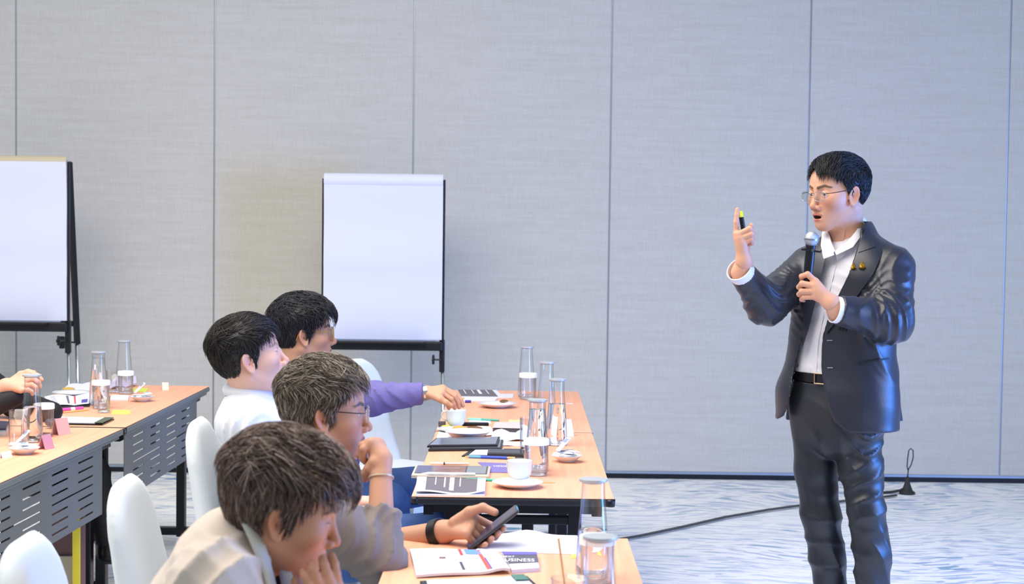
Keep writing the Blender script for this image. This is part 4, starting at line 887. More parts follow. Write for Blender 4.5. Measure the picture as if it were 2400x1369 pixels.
def hair(per, thick=.016, side=.007, top=(1, .1, 0), sidev=(-.25, 0, -1), ltop=.055, lside=.022, n=4200, cols=((.012, .011, .014),), lift=.35, wave=.0, seed=1, rad=.0011, hl=None, fall=.3, part_y=None, backv=None, fringe=0., name='hair', ridge=.0016, lback=None, bulge=None):
    rng = np.random.default_rng(seed); cols = np.array(cols); to = lambda q: per.wor(q)
    def thk(q):
        w = np.clip((q[:, 2]-.02)/.06, 0, 1); w = w*w*(3-2*w); t = side+(thick-side)*w
        return t+(bulge(q) if bulge else 0)
    def f(p):
        q = per.loc(p); d = ell(q, CRAN_C, CRAN_R)-thk(q)*.80
        ang = np.arctan2(q[:, 1], q[:, 2]-.0)*22+6*np.sin(q[:, 0]*40)+wave*300*np.sin(q[:, 0]*70+q[:, 1]*30)
        d = d-ridge*np.sin(ang+q[:, 0]*30)-ridge*.6*np.sin(ang*2.3+q[:, 0]*55)
        d = smax(d, -hairline(q, hl), .010); d = smax(d, -(ell(q, CRAN_C, CRAN_R)+.008), .004)
        return d*per.sc
    lo, hi = bounds([per.wor((x, y, z)) for x in (-.13, .12) for y in (-.1, .1) for z in (-.1, .14)], .01)
    V, Q = polygonize(f, lo, hi, .0032)
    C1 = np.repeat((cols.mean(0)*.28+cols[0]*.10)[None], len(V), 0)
    # strands
    m = n*4; u = rng.normal(size=(m, 3)); u /= np.linalg.norm(u, axis=1, keepdims=True); P = CRAN_C+CRAN_R*u
    P = P[hairline(P, hl) > .0015][:n]; n = len(P); r0 = P.copy()
    wt = np.clip((P[:, 2]-.045)/.045, 0, 1); wt = (wt*wt*(3-2*wt))[:, None]
    wb = np.clip((-P[:, 0]-.03)/.05, 0, 1)[:, None]
    tv = np.array(top, float)[None].repeat(n, 0)
    if part_y is not None: tv[:, 1] = np.where(P[:, 1] > part_y, np.abs(tv[:, 1]), -np.abs(tv[:, 1])*.9)
    sv = np.array(sidev, float)[None].repeat(n, 0); bv = np.array(backv if backv is not None else (0, 0, -1), float)
    D = tv*wt+(sv*(1-wb)+bv*wb)*(1-wt)
    cr = (P[:, 0] < -.005) & (P[:, 0] > -.085) & (P[:, 2] > .070) & (rng.random(n) < .55); D0 = np.stack([-np.ones(n), rng.normal(size=n)*.45, -.15*np.ones(n)], 1)
    cl = lambda k, s: np.stack([np.sin(P@rng.normal(size=3)*k*60+rng.uniform(0, 6)) for _ in range(3)], 1)*s
    D = np.where(cr[:, None], D0, D)
    D = D+cl(1, .28)+cl(2.6, .22)+rng.normal(size=(n, 3))*.08; D /= np.linalg.norm(D, axis=1, keepdims=True)
    L = (ltop*wt[:, 0]+(lback if lback else lside)*wb[:, 0]*(1-wt[:, 0])+lside*(1-wb[:, 0])*(1-wt[:, 0]))*(.65+.7*rng.random(n)); L = L*(1+fringe*np.clip((P[:, 0]-.03)/.04, 0, 1)); L = np.where((P[:, 0] > -.030) & (P[:, 0] < .013) & (P[:, 2] < .05), L*.4, L); K = 7
    lay = rng.random(n)*.42+.70; pos = P.copy(); pts = [pos.copy()]
    for k in range(1, K):
        N = (pos-CRAN_C)/CRAN_R**2; N /= np.linalg.norm(N, axis=1, keepdims=True)
        t = D-(D*N).sum(1, keepdims=True)*N; t /= np.linalg.norm(t, axis=1, keepdims=True)+1e-9
        lf = lift*(1-k/(K*.7)); g = np.zeros((n, 3)); g[:, 2] = -fall*(k/K)
        ph = np.sin(k*1.3+lay*20)*wave*12
        d = t+N*lf+g+np.cross(N, t)*ph[:, None]; d /= np.linalg.norm(d, axis=1, keepdims=True); pos = pos+d*(L/(K-1))[:, None]
        q = (pos-CRAN_C); s0 = np.linalg.norm(q/CRAN_R, axis=1); dist = (s0-1)*np.linalg.norm(q, axis=1)/s0; want = thk(pos)*lay*min(1, k/2.0)
        push = np.clip(want-dist, 0, None); pos = pos+N*push[:, None]; over = np.clip(dist-thk(pos)*1.25-.002, 0, None)*(.35); pos = pos-N*over[:, None]; pts.append(pos.copy())
    A = np.stack(pts, 1)                                           # n,K,3
    T = np.gradient(A, axis=1); T /= np.linalg.norm(T, axis=2, keepdims=True)+1e-9; up = rng.normal(size=(n, 1, 3)); X = np.cross(T, up); X /= np.linalg.norm(X, axis=2, keepdims=True)+1e-9; Y2 = np.cross(T, X)
    rr = rad*np.array([1, 1.05, 1, .95, .8, .6, .2])[None, :, None]*(.7+.6*rng.random((n, 1, 1)))
    ring = np.stack([A+rr*(math.cos(a)*X+math.sin(a)*Y2) for a in (0, 2.1, 4.2)], 2)   # n,K,3,3
    SV = ring.reshape(-1, 3); base = np.arange(n)[:, None, None]*K*3; kk = np.arange(K-1)[None, :, None]*3; jj = np.arange(3)[None, None, :]; j2 = (jj+1) % 3
    SQ = np.stack([base+kk+jj, base+kk+j2, base+kk+3+j2, base+kk+3+jj], -1).reshape(-1, 4)
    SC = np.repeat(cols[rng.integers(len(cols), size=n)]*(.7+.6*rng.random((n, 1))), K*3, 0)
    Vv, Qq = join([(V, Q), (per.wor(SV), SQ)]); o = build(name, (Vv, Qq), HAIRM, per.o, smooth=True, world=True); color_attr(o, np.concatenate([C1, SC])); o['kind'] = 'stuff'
    return o
def glasses(per, metal, temple, rim=True, lens=(.026, .017), z=-.004, rimr=.0007):
    gx = .105; out = []
    mb = MB()
    for sd in (-1, 1):
        pts = []
        for a in np.linspace(0, 2*PI, 28):
            ca, sa = math.cos(a), math.sin(a); x = lens[0]*np.sign(ca)*abs(ca)**.6; zz = lens[1]*np.sign(sa)*abs(sa)**.6
            pts.append((gx-.12*abs(sd*.033+x)+.004, sd*.033+x, z+zz))
        pts = [per.wor(p) for p in pts]
        if rim: mb.tube(pts, rimr, 6, caps=False)
        out.append(pts[:-1])
    mb.tube([per.wor(p) for p in ((gx+.002, -.009, z+.005), (gx+.005, 0, z+.008), (gx+.002, .009, z+.005))], .0009, 6)
    g = build('glasses_frame', mb, metal, per.o, smooth=True, world=True)
    lm = MB()
    for pts in out:
        c = sum(pts)/len(pts); d = per.R[0]*.0009; n = len(pts)
        lm.add([c+d, c-d]+[p+d for p in pts]+[p-d for p in pts], [(0, 2+i, 2+(i+1) % n) for i in range(n)]+[(1, 2+n+(i+1) % n, 2+n+i) for i in range(n)]+[(2+i, 2+(i+1) % n, 2+n+(i+1) % n, 2+n+i) for i in range(n)])
    l = build('lenses', lm, GLASS, per.o, world=True)
    for sd in (-1, 1):
        mb = MB(); mb.tube([per.wor(p) for p in ((gx-.005, sd*.058, z+.008), (.085, sd*.071, z+.009), (.04, sd*.0775, z+.012), (.0, sd*.083, z+.012), (-.022, sd*.084, z+.002), (-.030, sd*.083, z-.018))], [.0011, .0012, .0013, .0014, .0016, .0018], 7); build('temple', mb, temple, per.o, smooth=True, world=True)
def collar(per, c, Rb, r0, r1, front, back, m, name='collar', spread=.55, drop=.03, n=40, rise=.028, tilt=.25, yw=1.0):
    """turned-down shirt collar around the neck: Rb rows forward,left,up"""
    G = []
    for i in range(n):
        a = spread+(2*PI-2*spread)*i/(n-1); fr = (1+math.cos(a))/2; fl = abs(2*i/(n-1)-1)**6; row = []
        for v in np.linspace(0, 1, 7):
            r = r0+(r1-r0)*min(v*1.6, 1)+.004*math.sin(v*PI); z = rise*(1-fr)+tilt*0-v*(back+(front-back)*fr)-drop*fl*v*1.0
            if v == 0: z -= .002
            row.append(c+Rb[0]*(r*math.cos(a)+.018*fr*v)+Rb[1]*r*yw*math.sin(a)+Rb[2]*z)
        G.append(row)
    mb = MB(); mb.sheet(np.array(G), -.0025); o = build(name, mb, m, per.o, smooth=True, auto=.9, world=True); return o
def ring_band(per, name, c, axis, r, w, m, th=.002, flat=1.0, up=None, n=28):
    ax = np.asarray(axis, float); ax /= np.linalg.norm(ax); u = np.cross(ax, [0, 0, 1.] if up is None else up); u /= np.linalg.norm(u); v = np.cross(ax, u); mb = MB(); vs = []; fs = []
    for i in range(n):
        a = 2*PI*i/n
        for rr, h in ((r, -w/2), (r+th, -w/2), (r+th, w/2), (r, w/2)): vs.append(np.asarray(c)+ax*h+rr*(math.cos(a)*u+math.sin(a)*v*flat))
    for i in range(n):
        j = (i+1) % n
        for q in range(4): fs.append((i*4+q, j*4+q, j*4+(q+1) % 4, i*4+(q+1) % 4))
    mb.add(vs, fs); return build(name, mb, m, per.o, smooth=True, auto=.8, world=True)
# ---------------------------------------------------------------- the standing speaker
SUIT = mat('suit_navy', '#14182a', .38, spec=.8, sheen=.10, bump=.12, bscale=900); SHIRT = mat('shirt_white', '#eceaf0', .75, bump=.05, bscale=500); TROU = mat('trousers_charcoal', '#11151f', .40, spec=.8, sheen=.08, bump=.1, bscale=900)
th = math.radians(40); Bf = np.array([-math.sin(th), -math.cos(th), 0]); Bl = np.array([math.cos(th), -math.sin(th), 0])   # body forward / left
face = (-math.sin(math.radians(60)), -math.cos(math.radians(60)))
hc = at(1966, 451, 5.43)
sp = Person('standing man in an open dark suit jacket speaking into a microphone with one finger raised', face, -.10, 0, hc, '#dba68a', 1.0, origin=(hc[0], 5.43, 0), lip='#c27466')
A = lambda x, y, Y: at(x, y, Y)
neck = A(1992, 580, 5.45)
sp.head(neck, .052, .0021, earx=.006, nb=.050, mouth=.0055, eye=.0040, gaze=(1, .15, -.08))
RS, RE, RC = A(1897, 628, 5.53), A(1797, 712, 5.385), A(1739, 640, 5.275)
LS, LE, LC = A(2093, 630, 5.34), A(2088, 752, 5.255), A(1964, 727, 5.20)
# raised right hand
Yh = 5.24
fi = [[A(1726, 549, Yh), A(1725, 521, Yh-.004), A(1727, 504, Yh-.002), A(1728, 491, Yh)],
      [A(1731, 549, Yh-.010), A(1757, 536, Yh-.022), A(1763, 545, Yh+.002), A(1755, 552, Yh+.016)],
      [A(1735, 559, Yh-.012), A(1761, 549, Yh-.024), A(1766, 558, Yh+.0), A(1757, 563, Yh+.014)],
      [A(1740, 569, Yh-.010), A(1761, 561, Yh-.020), A(1763, 570, Yh+.0), A(1756, 573, Yh+.012)]]
thb = [A(1748, 592, Yh+.016), A(1752, 563, Yh+.030), A(1756, 543, Yh+.024), A(1761, 529, Yh+.014)]
sp.hand([(RC+(RE-RC)*.25, .025)], A(1744, 614, 5.25), .0235, fi, thb, .0078, .0016, .0115)
# left hand round the microphone
Ym = 5.235
fi = [[A(1911, 660, Ym-.032), A(1893, 643, Ym-.030), A(1879, 648, Ym-.008), A(1880, 657, Ym+.012)],
      [A(1908, 670, Ym-.036), A(1880, 665, Ym-.028), A(1873, 673, Ym-.002), A(1879, 678, Ym+.016)],
      [A(1910, 683, Ym-.036), A(1879, 683, Ym-.028), A(1873, 690, Ym-.002), A(1880, 693, Ym+.016)],
      [A(1912, 696, Ym-.032), A(1884, 697, Ym-.026), A(1879, 702, Ym-.004), A(1884, 704, Ym+.012)]]
thb = [A(1938, 698, Ym-.012), A(1921, 680, Ym+.012), A(1907, 668, Ym+.020), A(1899, 655, Ym+.019)]
sp.hand([(A(1985, 725, 5.21), .028)], A(1950, 711, 5.19), .0235, fi, thb, .0088, .0016, .0125)
H0 = A(1968, 950, 5.43)
KR, KL = A(1926, 1240, 5.47), A(2038, 1240, 5.37); FR, FL = np.array([KR[0]+.03, 5.50, .09]), np.array([KL[0]+.02, 5.40, .09])
sp.core([([neck, A(1985, 700, 5.43), H0], [.05, .09, .09]), ([A(1990, 620, 5.44), RS, RE, RC, A(1744, 614, 5.25)], [.04, .04, .035, .026, .022]), ([A(1990, 620, 5.44), LS, LE, LC, A(1950, 711, 5.19)], [.04, .04, .035, .026, .022]),
         ([H0, A(1910, 1010, 5.475), A(1923, 1205, 5.46), A(1938, 1300, 5.48), FR], [.06, .04, .03, .03, .02]), ([H0, A(2016, 1010, 5.39), A(2030, 1195, 5.35), A(2044, 1290, 5.37), FL], [.06, .04, .03, .03, .02])])
sp.body()
hair(sp, .0125, .008, top=(1, .5, .1), sidev=(-.2, 0, -1), ltop=.042, lside=.024, n=8500, cols=((.008, .009, .013), (.012, .013, .018), (.02, .021, .028)), lift=.40, seed=4, rad=.00085, fall=.05, fringe=.1, ridge=.0007, hl=lambda q: .010*np.clip((q[:, 0]-.035)/.02, 0, 1), bulge=lambda q: .008*np.exp(-((q[:, 0]-.05)**2+(q[:, 2]-.10)**2)/.04**2))
glasses(sp, mat('wire_silver', '#c9ced6', .2, 1), mat('temple_dark', '#2a2f3a', .3, .6), rim=True, lens=(.0245, .0155), z=-.004, rimr=.0007)
# jacket
rows = [(1958, 1030, .212, .132), (1960, 930, .200, .124), (1969, 860, .176, .116), (1974, 790, .170, .114), (1984, 710, .178, .118), (1993, 645, .180, .112), (1997, 605, .135, .088), (1996, 575, .082, .070), (1996, 550, .072, .066)]
TP = [A(x, y, 5.43) for x, y, *_ in rows]; TA = [r[2] for r in rows]; TB = [r[3] for r in rows]; TU = [Bl]*len(rows)
fold1 = lambda p: folds(p, RE, (.2, 0, 1), .10, 100, .010, 1)+folds(p, A(1840, 680, 5.45), (.5, 0, 1), .08, 150, .009, 7)+folds(p, LE, (1, .1, .6), .10, 85, .010, 2)+folds(p, A(2050, 735, 5.22), (1, 0, .45), .08, 90, .009, 5)+folds(p, A(2080, 700, 5.28), (-.5, 0, 1), .07, 120, .009, 11)+folds(p, A(2110, 640, 5.3), (1, 0, .2), .09, 80, .005, 4)
def jbody(p): return loft(p, TP, TA, TB, TU, 2.3)+.003*wav(p, 9, seed=3)+folds(p, A(2080, 860, 5.35), (1, 0, .4), .2, 30, .005, 9)
EL = [(1948, 560), (1935, 600), (1926, 640), (1914, 690), (1900, 750), (1888, 800), (1876, 860), (1865, 920), (1859, 960), (1852, 985), (1838, 1000)]
ER = [(2020, 560), (2000, 610), (1985, 650), (1962, 700), (1944, 745), (1931, 790), (1927, 860), (1932, 920), (1941, 960), (1953, 988), (1978, 1008), (2010, 1018)]
eL = np.array([A(x, y, 5.32)[[0, 2]] for x, y in EL])[::-1]; eR = np.array([A(x, y, 5.32)[[0, 2]] for x, y in ER])[::-1]
def opening(p):
    xl = np.interp(p[:, 2], eL[:, 1], eL[:, 0]); xr = np.interp(p[:, 2], eR[:, 1], eR[:, 0])
    return np.maximum(np.maximum(xl-p[:, 0], p[:, 0]-xr), -(p-H0.astype(np.float32))@Bf.astype(np.float32)-.02).astype(np.float32)
hemz = A(2030, 1010, 5.33)[2]
def sleeves(p):
    a = chain(p, [RS, RE, RC], [.070, .057, .0415], .05); b = chain(p, [LS, LE, LC], [.068, .060, .0455], .05)
    ca = (p-RC.astype(np.float32))@((RC-RE)/np.linalg.norm(RC-RE)).astype(np.float32); cb = (p-LC.astype(np.float32))@((LC-LE)/np.linalg.norm(LC-LE)).astype(np.float32)
    a = smax(a, ca, .004); b = smax(b, cb, .004); a = smax(a, -cap(p, RC, RC+(RC-RE)*.2, .034), .004); b = smax(b, -cap(p, LC, LC+(LC-LE)*.2, .037), .004)
    return a, b
NKa = np.array([0, 0, 1.])*.80+Bf*.60; NKc = A(1990, 556, 5.44); NK0 = NKc-NKa*.03; NK1 = NKc+NKa*.25
def jacket(p):
    t = jbody(p); t = smax(t, -(t+.011), .003); t = smax(t, -opening(p), .005); t = smax(t, hemz-p[:, 2]+.06*np.clip(p[:, 0]-A(2040, 1000, 5.33)[0], -1, .0)*0, .006)
    t = smax(t, -cap(p, NK0, NK1, .066, .074), .005)
    a, b = sleeves(p); s = smin(a, b, .01); s2 = smin(cap(p, A(2012, 580, 5.43), LS+[0, 0, .012], .050, .060), cap(p, A(1975, 590, 5.46), RS+[0, 0, .006], .048, .060), .01); s2 = smax(s2, -(s2+.0), .01) if False else s2
    s = smin(s, smax(smax(s2, -(cap(p, A(1990, 690, 5.43), A(1992, 560, 5.44), .10, .066)), .004), -opening(p), .004), .012)
    return smin(t, s, .018)+fold1(p)
lo, hi = bounds([A(1700, 560, 5.3), A(2160, 1020, 5.3), A(1800, 1020, 5.6), A(2100, 560, 5.6), LC-[0, .06, 0]], .05)
jo = sp.part('jacket', jacket, lo, hi, .0048, SUIT)
# shirt
SA = [a-.028 for a in TA]; SB = [b-.022 for b in TB]
def shirt(p):
    d = loft(p, TP, SA, SB, TU, 2.2)+folds(p, A(1905, 870, 5.33), (1, 0, .5), .07, 110, .006, 3)+folds(p, A(1950, 700, 5.33), (1, 0, .9), .12, 60, .004, 6)
    d = smax(d, A(1900, 886, 5.33)[2]-p[:, 2], .004)
    return smax(d, ((p-A(1957, 592, 5.36).astype(np.float32))@NKa.astype(np.float32)), .006)
lo, hi = bounds([A(1700, 540, 5.3), A(2120, 900, 5.3), A(1850, 900, 5.58), A(2100, 560, 5.58), LC], .03)
sp.part('shirt', shirt, lo, hi, .0045, SHIRT)
ux = (RC-RE)/np.linalg.norm(RC-RE); ring_band(sp, 'shirt_cuff', RC+ux*.006, ux, .0385, .034, SHIRT, .003)
ux = (LC-LE)/np.linalg.norm(LC-LE); ring_band(sp, 'shirt_cuff', LC+ux*.000, ux, .0385, .030, SHIRT, .003)
outer = lambda p: jbody(p)
inner = lambda p: loft(p, TP, SA, SB, TU, 2.2)
RBd = np.stack([Bf, Bl, [0, 0, 1.]])
def leaf(fold, out, name='collar'):
    def r3(P, n):
        Q = np.array([A(*p) for p in P]); t = np.linspace(0, len(Q)-1, n); return np.stack([np.interp(t, range(len(Q)), Q[:, i]) for i in range(3)], 1)
    a = r3(fold, 16); b = r3(out, 16); mid = (a+b)/2+Bf*.005+np.array([0, 0, .003]); c = a+np.array([0, 0, -.028])-(a-A(1990, 560, 5.44))*[.12, .12, 0]
    G = np.stack([c, c*.4+a*.6, a-[0, 0, .0015], a+Bf*.002+[0, 0, .0005], (a+mid)/2+Bf*.001, mid, b], 1)
    mb = MB(); mb.sheet(G, .0022); build(name, mb, SHIRT, sp.o, world=True, smooth=True, auto=1.2)
leaf([(2027, 510, 5.47), (2006, 543, 5.385), (1988, 565, 5.36), (1957, 589, 5.355)], [(2036, 526, 5.47), (2016, 556, 5.365), (1999, 579, 5.335), (1960, 598, 5.345)])
leaf([(1938, 536, 5.47), (1943, 550, 5.425), (1948, 568, 5.385), (1957, 589, 5.355)], [(1928, 546, 5.47), (1925, 575, 5.405), (1931, 607, 5.345), (1955, 598, 5.345)])
# placket line and buttons of the shirt
pl = drape(inner, [(1952, 620), (1925, 720), (1908, 800), (1902, 884)], [(1960, 622), (1934, 722), (1918, 802), (1913, 884)], 22, 4, 5.05, 5.6, .001, .002); build('placket', pl, SHIRT, sp.o, world=True, smooth=True, auto=.9)
# lapels
LapL = drape(outer, [(2036, 548), (2012, 592), (1991, 640), (1965, 692), (1942, 742), (1934, 775)], [(2050, 560), (2070, 588), (2048, 640), (2012, 690), (1970, 742), (1936, 782)], 30, 9, 5.0, 5.55, .004, .004); build('lapel', LapL, SUIT, sp.o, world=True, smooth=True, auto=.7)
LapC = drape(outer, [(2030, 533), (2018, 560), (2010, 592)], [(2046, 548), (2050, 566), (2052, 578)], 10, 6, 5.0, 5.55, .006, .004, back=5.43); build('jacket_collar', LapC, SUIT, sp.o, world=True, smooth=True, auto=.7)
LapR = drape(outer, [(1918, 590), (1898, 605), (1888, 660), (1884, 720), (1880, 770), (1877, 810)], [(1938, 590), (1932, 612), (1922, 660), (1908, 720), (1894, 775), (1880, 818)], 30, 7, 5.0, 5.6, .004, .004); build('lapel', LapR, SUIT, sp.o, world=True, smooth=True, auto=.7)
SEAM = mat('seam_dark', '#14151c', .6)
for nm, L, R in (('breast_pocket', [(2015, 672), (2058, 668)], [(2015, 676), (2058, 672)]), ('hip_pocket', [(2010, 850), (2084, 838)], [(2010, 854), (2084, 842)])):
    mb = drape(outer, L, R, 14, 3, 5.0, 5.55, .0025, .003); build(nm, mb, SEAM, sp.o, world=True)
for y, x in ((797, 1938), (861, 1939)): build('buttonhole', drape(outer, [(x, y), (x+13, y)], [(x, y+2), (x+13, y+2)], 5, 2, 5, 5.55, .003, .002), mat('thread_grey', '#9aa0b0', .6), sp.o, world=True)
def disc(px, py, f, r, name, m, y0=5., y1=5.6, off=.004):
    P = march(f, [px], [py], y0, y1, off)[0]; mb = MB(); mb.tube([P, P+Bf*.004], r, 12); return build(name, mb, m, sp.o, world=True, smooth=True, auto=.7)
for x, y in ((1881, 797), (1868, 856)): disc(x, y, outer, .007, 'jacket_button', KNOB)
for k in range(3): disc(1968+k*7, 770+k*1.5, lambda p: jacket(p), .0045, 'cuff_button', KNOB, off=.001)
GOLDM = mat('brooch_gold', '#d9a93c', .25, 1)
for bx, by, s in ((2000, 624, .8), (2021, 622, 1.0)):
    P = march(outer, [bx], [by], 5., 5.6, .009)[0]; mb = MB(); n = -ray(bx, by)
    for k in range(7):
        a = -1.25+2.5*k/6; L = (.020 if k == 3 else .014-.002*abs(k-3))*s; d = np.array([math.sin(a), 0, math.cos(a)]); mb.tube([P-[0, 0, .008*s], P-[0, 0, .004*s]+d*L*.6, P-[0, 0, .004*s]+d*L], [.0028*s, .0034*s, .0004], 6)
    mb.lathe([(0, -.012*s), (.009*s, -.010*s), (.012*s, -.006*s), (.006*s, -.002*s), (0, 0)], tuple(P-[0, 0, .001]), 14); build('brooch', mb, GOLDM, sp.o, world=True, smooth=True, auto=.8)
vm = MB(); va = [A(2092, 850, 5.47), A(2096, 920, 5.47), A(2098, 990, 5.47)]; vb = [A(2095, 850, 5.49), A(2107, 920, 5.50), A(2116, 986, 5.505)]
vm.sheet(np.stack([np.stack([a*(1-w)+b*w for w in (0, .33, .66, 1)]) for a, b in zip(va, vb)]), .004); build('back_flap', vm, SUIT, sp.o, world=True)
# belt
zb = A(1900, 889, 5.33)[2]; cb = np.array([H0[0]-.0, 5.43, zb])
mb = MB(); vs = []; fs = []; n = 48
for i in range(n):
    a = 2*PI*i/n
    for rr, h in ((0, -.015), (.005, -.014), (.005, .014), (0, .015)): vs.append(cb+Bf*math.cos(a)*(.106+rr)+Bl*math.sin(a)*(.160+rr)+np.array([0, 0, h]))
for i in range(n):
    for q in range(4): fs.append((i*4+q, ((i+1) % n)*4+q, ((i+1) % n)*4+(q+1) % 4, i*4+(q+1) % 4))
mb.add(vs, fs); build('belt', mb, mat('belt_leather', '#101014', .35), sp.o, world=True, smooth=True, auto=.8)
P = at(1910, 890, 5.33); a = cb+Bf*.114-Bl*.01; mb = MB()
for d, w, h in ((-.018, .004, .034), (.018, .004, .034)): mb.rbox(tuple(a+Bl*d), (.004, .004, .034), .001)
for zz in (-.016, .016): mb.rbox(tuple(a+np.array([0, 0, zz])), (.038, .004, .004), .001, rz=-th)
build('buckle', mb, mat('buckle_metal', '#cfa98c', .2, 1), sp.o, world=True)
# trousers
WR = [(A(1968, 905, 5.43), .158, .104), (A(1966, 960, 5.43), .162, .108), (A(1962, 1000, 5.43), .152, .102)]
def trou(p):
    d = loft(p, [w[0] for w in WR], [w[1] for w in WR], [w[2] for w in WR], [Bl]*3, 2.2)
    r = chain(p, [A(1906, 985, 5.475), A(1912, 1100, 5.47), A(1923, 1205, 5.46), A(1938, 1300, 5.48), A(1950, 1400, 5.50), FR], [.070, .066, .060, .055, .052, .050], .02)
    l = chain(p, [A(2010, 985, 5.39), A(2019, 1100, 5.37), A(2030, 1195, 5.35), A(2044, 1290, 5.37), A(2048, 1400, 5.40), FL], [.072, .064, .055, .055, .052, .050], .02)
    d = smin(smin(d, r, .012), l, .012); d = smax(d, p[:, 2]-A(1968, 893, 5.43)[2], .004)
    return d+folds(p, A(2040, 1060, 5.3), (.35, 0, 1), .10, 60, .012, 2)+folds(p, A(2035, 1160, 5.3), (-.6, 0, 1), .11, 55, .010, 5)+folds(p, A(1950, 1050, 5.35), (.9, 0, .8), .11, 50, .010, 8)+folds(p, A(1945, 1280, 5.4), (.8, 0, 1), .16, 38, .008, 3)+folds(p, A(2040, 1330, 5.35), (.9, 0, .6), .14, 40, .008, 6)
lo, hi = bounds([A(1840, 890, 5.35), A(2120, 890, 5.55), A(1860, 1300, 5.55), A(2100, 1300, 5.3), FR-[0, 0, .04], FL], .05)
sp.part('trousers', trou, lo, hi, .0062, TROU)
SHOE = mat('shoe_black', '#0e0e11', .3)
for f_, s in ((FR, 1), (FL, 1)):
    b0 = np.array([f_[0], f_[1], 0.]); g = lambda p: smax(smin(cap(p, b0+[0, 0, .055], b0+Bf*.15+[0, 0, .036], .045, .036), cap(p, b0+[0, 0, .06], b0+[0, 0, .12], .042), .02), -p[:, 2]+.001, .004)
    sp.part('shoe', g, *bounds([b0, b0+Bf*.18, b0+[0, 0, .14]], .06), .006, SHOE)
# microphone
m0 = A(1902, 560, Ym); m1 = A(1888, 704, Ym+.005); ax = (m1-m0)/np.linalg.norm(m1-m0)
t = thing('microphone', 'black handheld microphone with silver mesh head in the speaker\'s left hand', 'microphone', m1); MK = mat('mic_black', '#14151b', .25)
mb = MB(); mb.tube([m0+ax*.020, m0+ax*.034, m0+ax*.06, m1], [.0165, .015, .0155, .0145], 24); build('mic_body', mb, MK, t, smooth=True, auto=.6, world=True)
MESHM = mat('mic_mesh', '#b9bec6', .3, .9, bump=1.0, bscale=520); mb = MB(); prof = [(-.023, .004), (-.020, .012), (-.012, .0195), (-.002, .0222), (.004, .0222), (.012, .0185), (.020, .0165)]; mb.tube([m0+ax*a for a, _ in prof], [r for _, r in prof], 28); build('mic_grille', mb, MESHM, t, smooth=True, world=True)
mb = MB(); mb.tube([m0-ax*.001, m0+ax*.004], [.0230, .0230], 28); build('grille_ring', mb, mat('mic_ring', '#9da3ad', .3, .9), t, smooth=True, auto=.6, world=True)
mb = MB(); mb.tube([m0+ax*.030, m0+ax*.038], [.020, .020], 8); c = m0+ax*.036; mb.rbox(tuple(c), (.062, .034, .006), .002, rot=Matrix.Rotation(.12, 3, 'Y')); build('anti_roll_ring', mb, MK, t, world=True)
# presenter clicker
p0, p1 = A(1735, 495, Yh+.004), A(1746, 560, Yh-.002); d = p1-p0
t = thing('laser_pointer', 'slim black presenter with a yellow band in the raised right hand', 'pointer', p1); mb = MB(); mb.tube([p0+d*.0, p0+d*.02, p0+d*.22], [.006, .0072, .0074], 16); build('yellow_band', mb, mat('band_yellow', '#e3e236', .4), t, smooth=True, auto=.6, world=True)
mb = MB(); mb.tube([p0+d*.221, p0+d*.6, p1], [.0074, .0076, .006], 16); mb2 = mb; build('barrel', mb, MK, t, smooth=True, auto=.6, world=True)
# ---------------------------------------------------------------- seated people
W2 = lambda x, y, z: np.array([x, y, z], float)
def seated(per, shirtf, box, m, h=.0062, name='shirt'):
    return per.part(name, shirtf, box[0], box[1], h, m)
def legs(per, pel, kn, an, m, r=(.085, .068, .05), y=.11, seat=True, shoe=True, h=.009):
    def f(p):
        d = ell(p, pel, (.14, .17, .10))
        for s, (k, a) in zip((-1, 1), zip(kn, an)):
            d = smin(d, chain(p, [pel+W2(.02, s*.09, 0), k, a], r, .03), .03)
        return d+folds(p, kn[0], (1, 0, .6), .12, 70, .008, 3)+folds(p, pel, (1, .2, .3), .18, 45, .008, 4)
    lo, hi = bounds([pel]+kn+an, .14); per.part('trousers', f, lo, hi, h, m)
    if shoe:
        for a in an:
            g = lambda p: smin(cap(p, a+W2(0, 0, -.05), a+W2(.13, 0, -.07), .045, .034), cap(p, a, a+W2(0, 0, -.05), .042), .02)
            per.part('shoe', g, *bounds([a, a+W2(.14, 0, -.08)], .07), .007, SHOE)
def corelegs(pel, kn, an): return [([pel+W2(.02, -.09, 0), kn[0], an[0]], [.06, .045, .03]), ([pel+W2(.02, .09, 0), kn[1], an[1]], [.06, .045, .03]), ([pel+W2(0, -.09, 0), pel+W2(0, .09, 0)], [.07, .07])]
JEANS = mat('jeans_blue', '#2c4d86', .8, bump=.2, bscale=700, var=.2, vscale=30); DARKT = mat('trousers_dark', '#101018', .7)
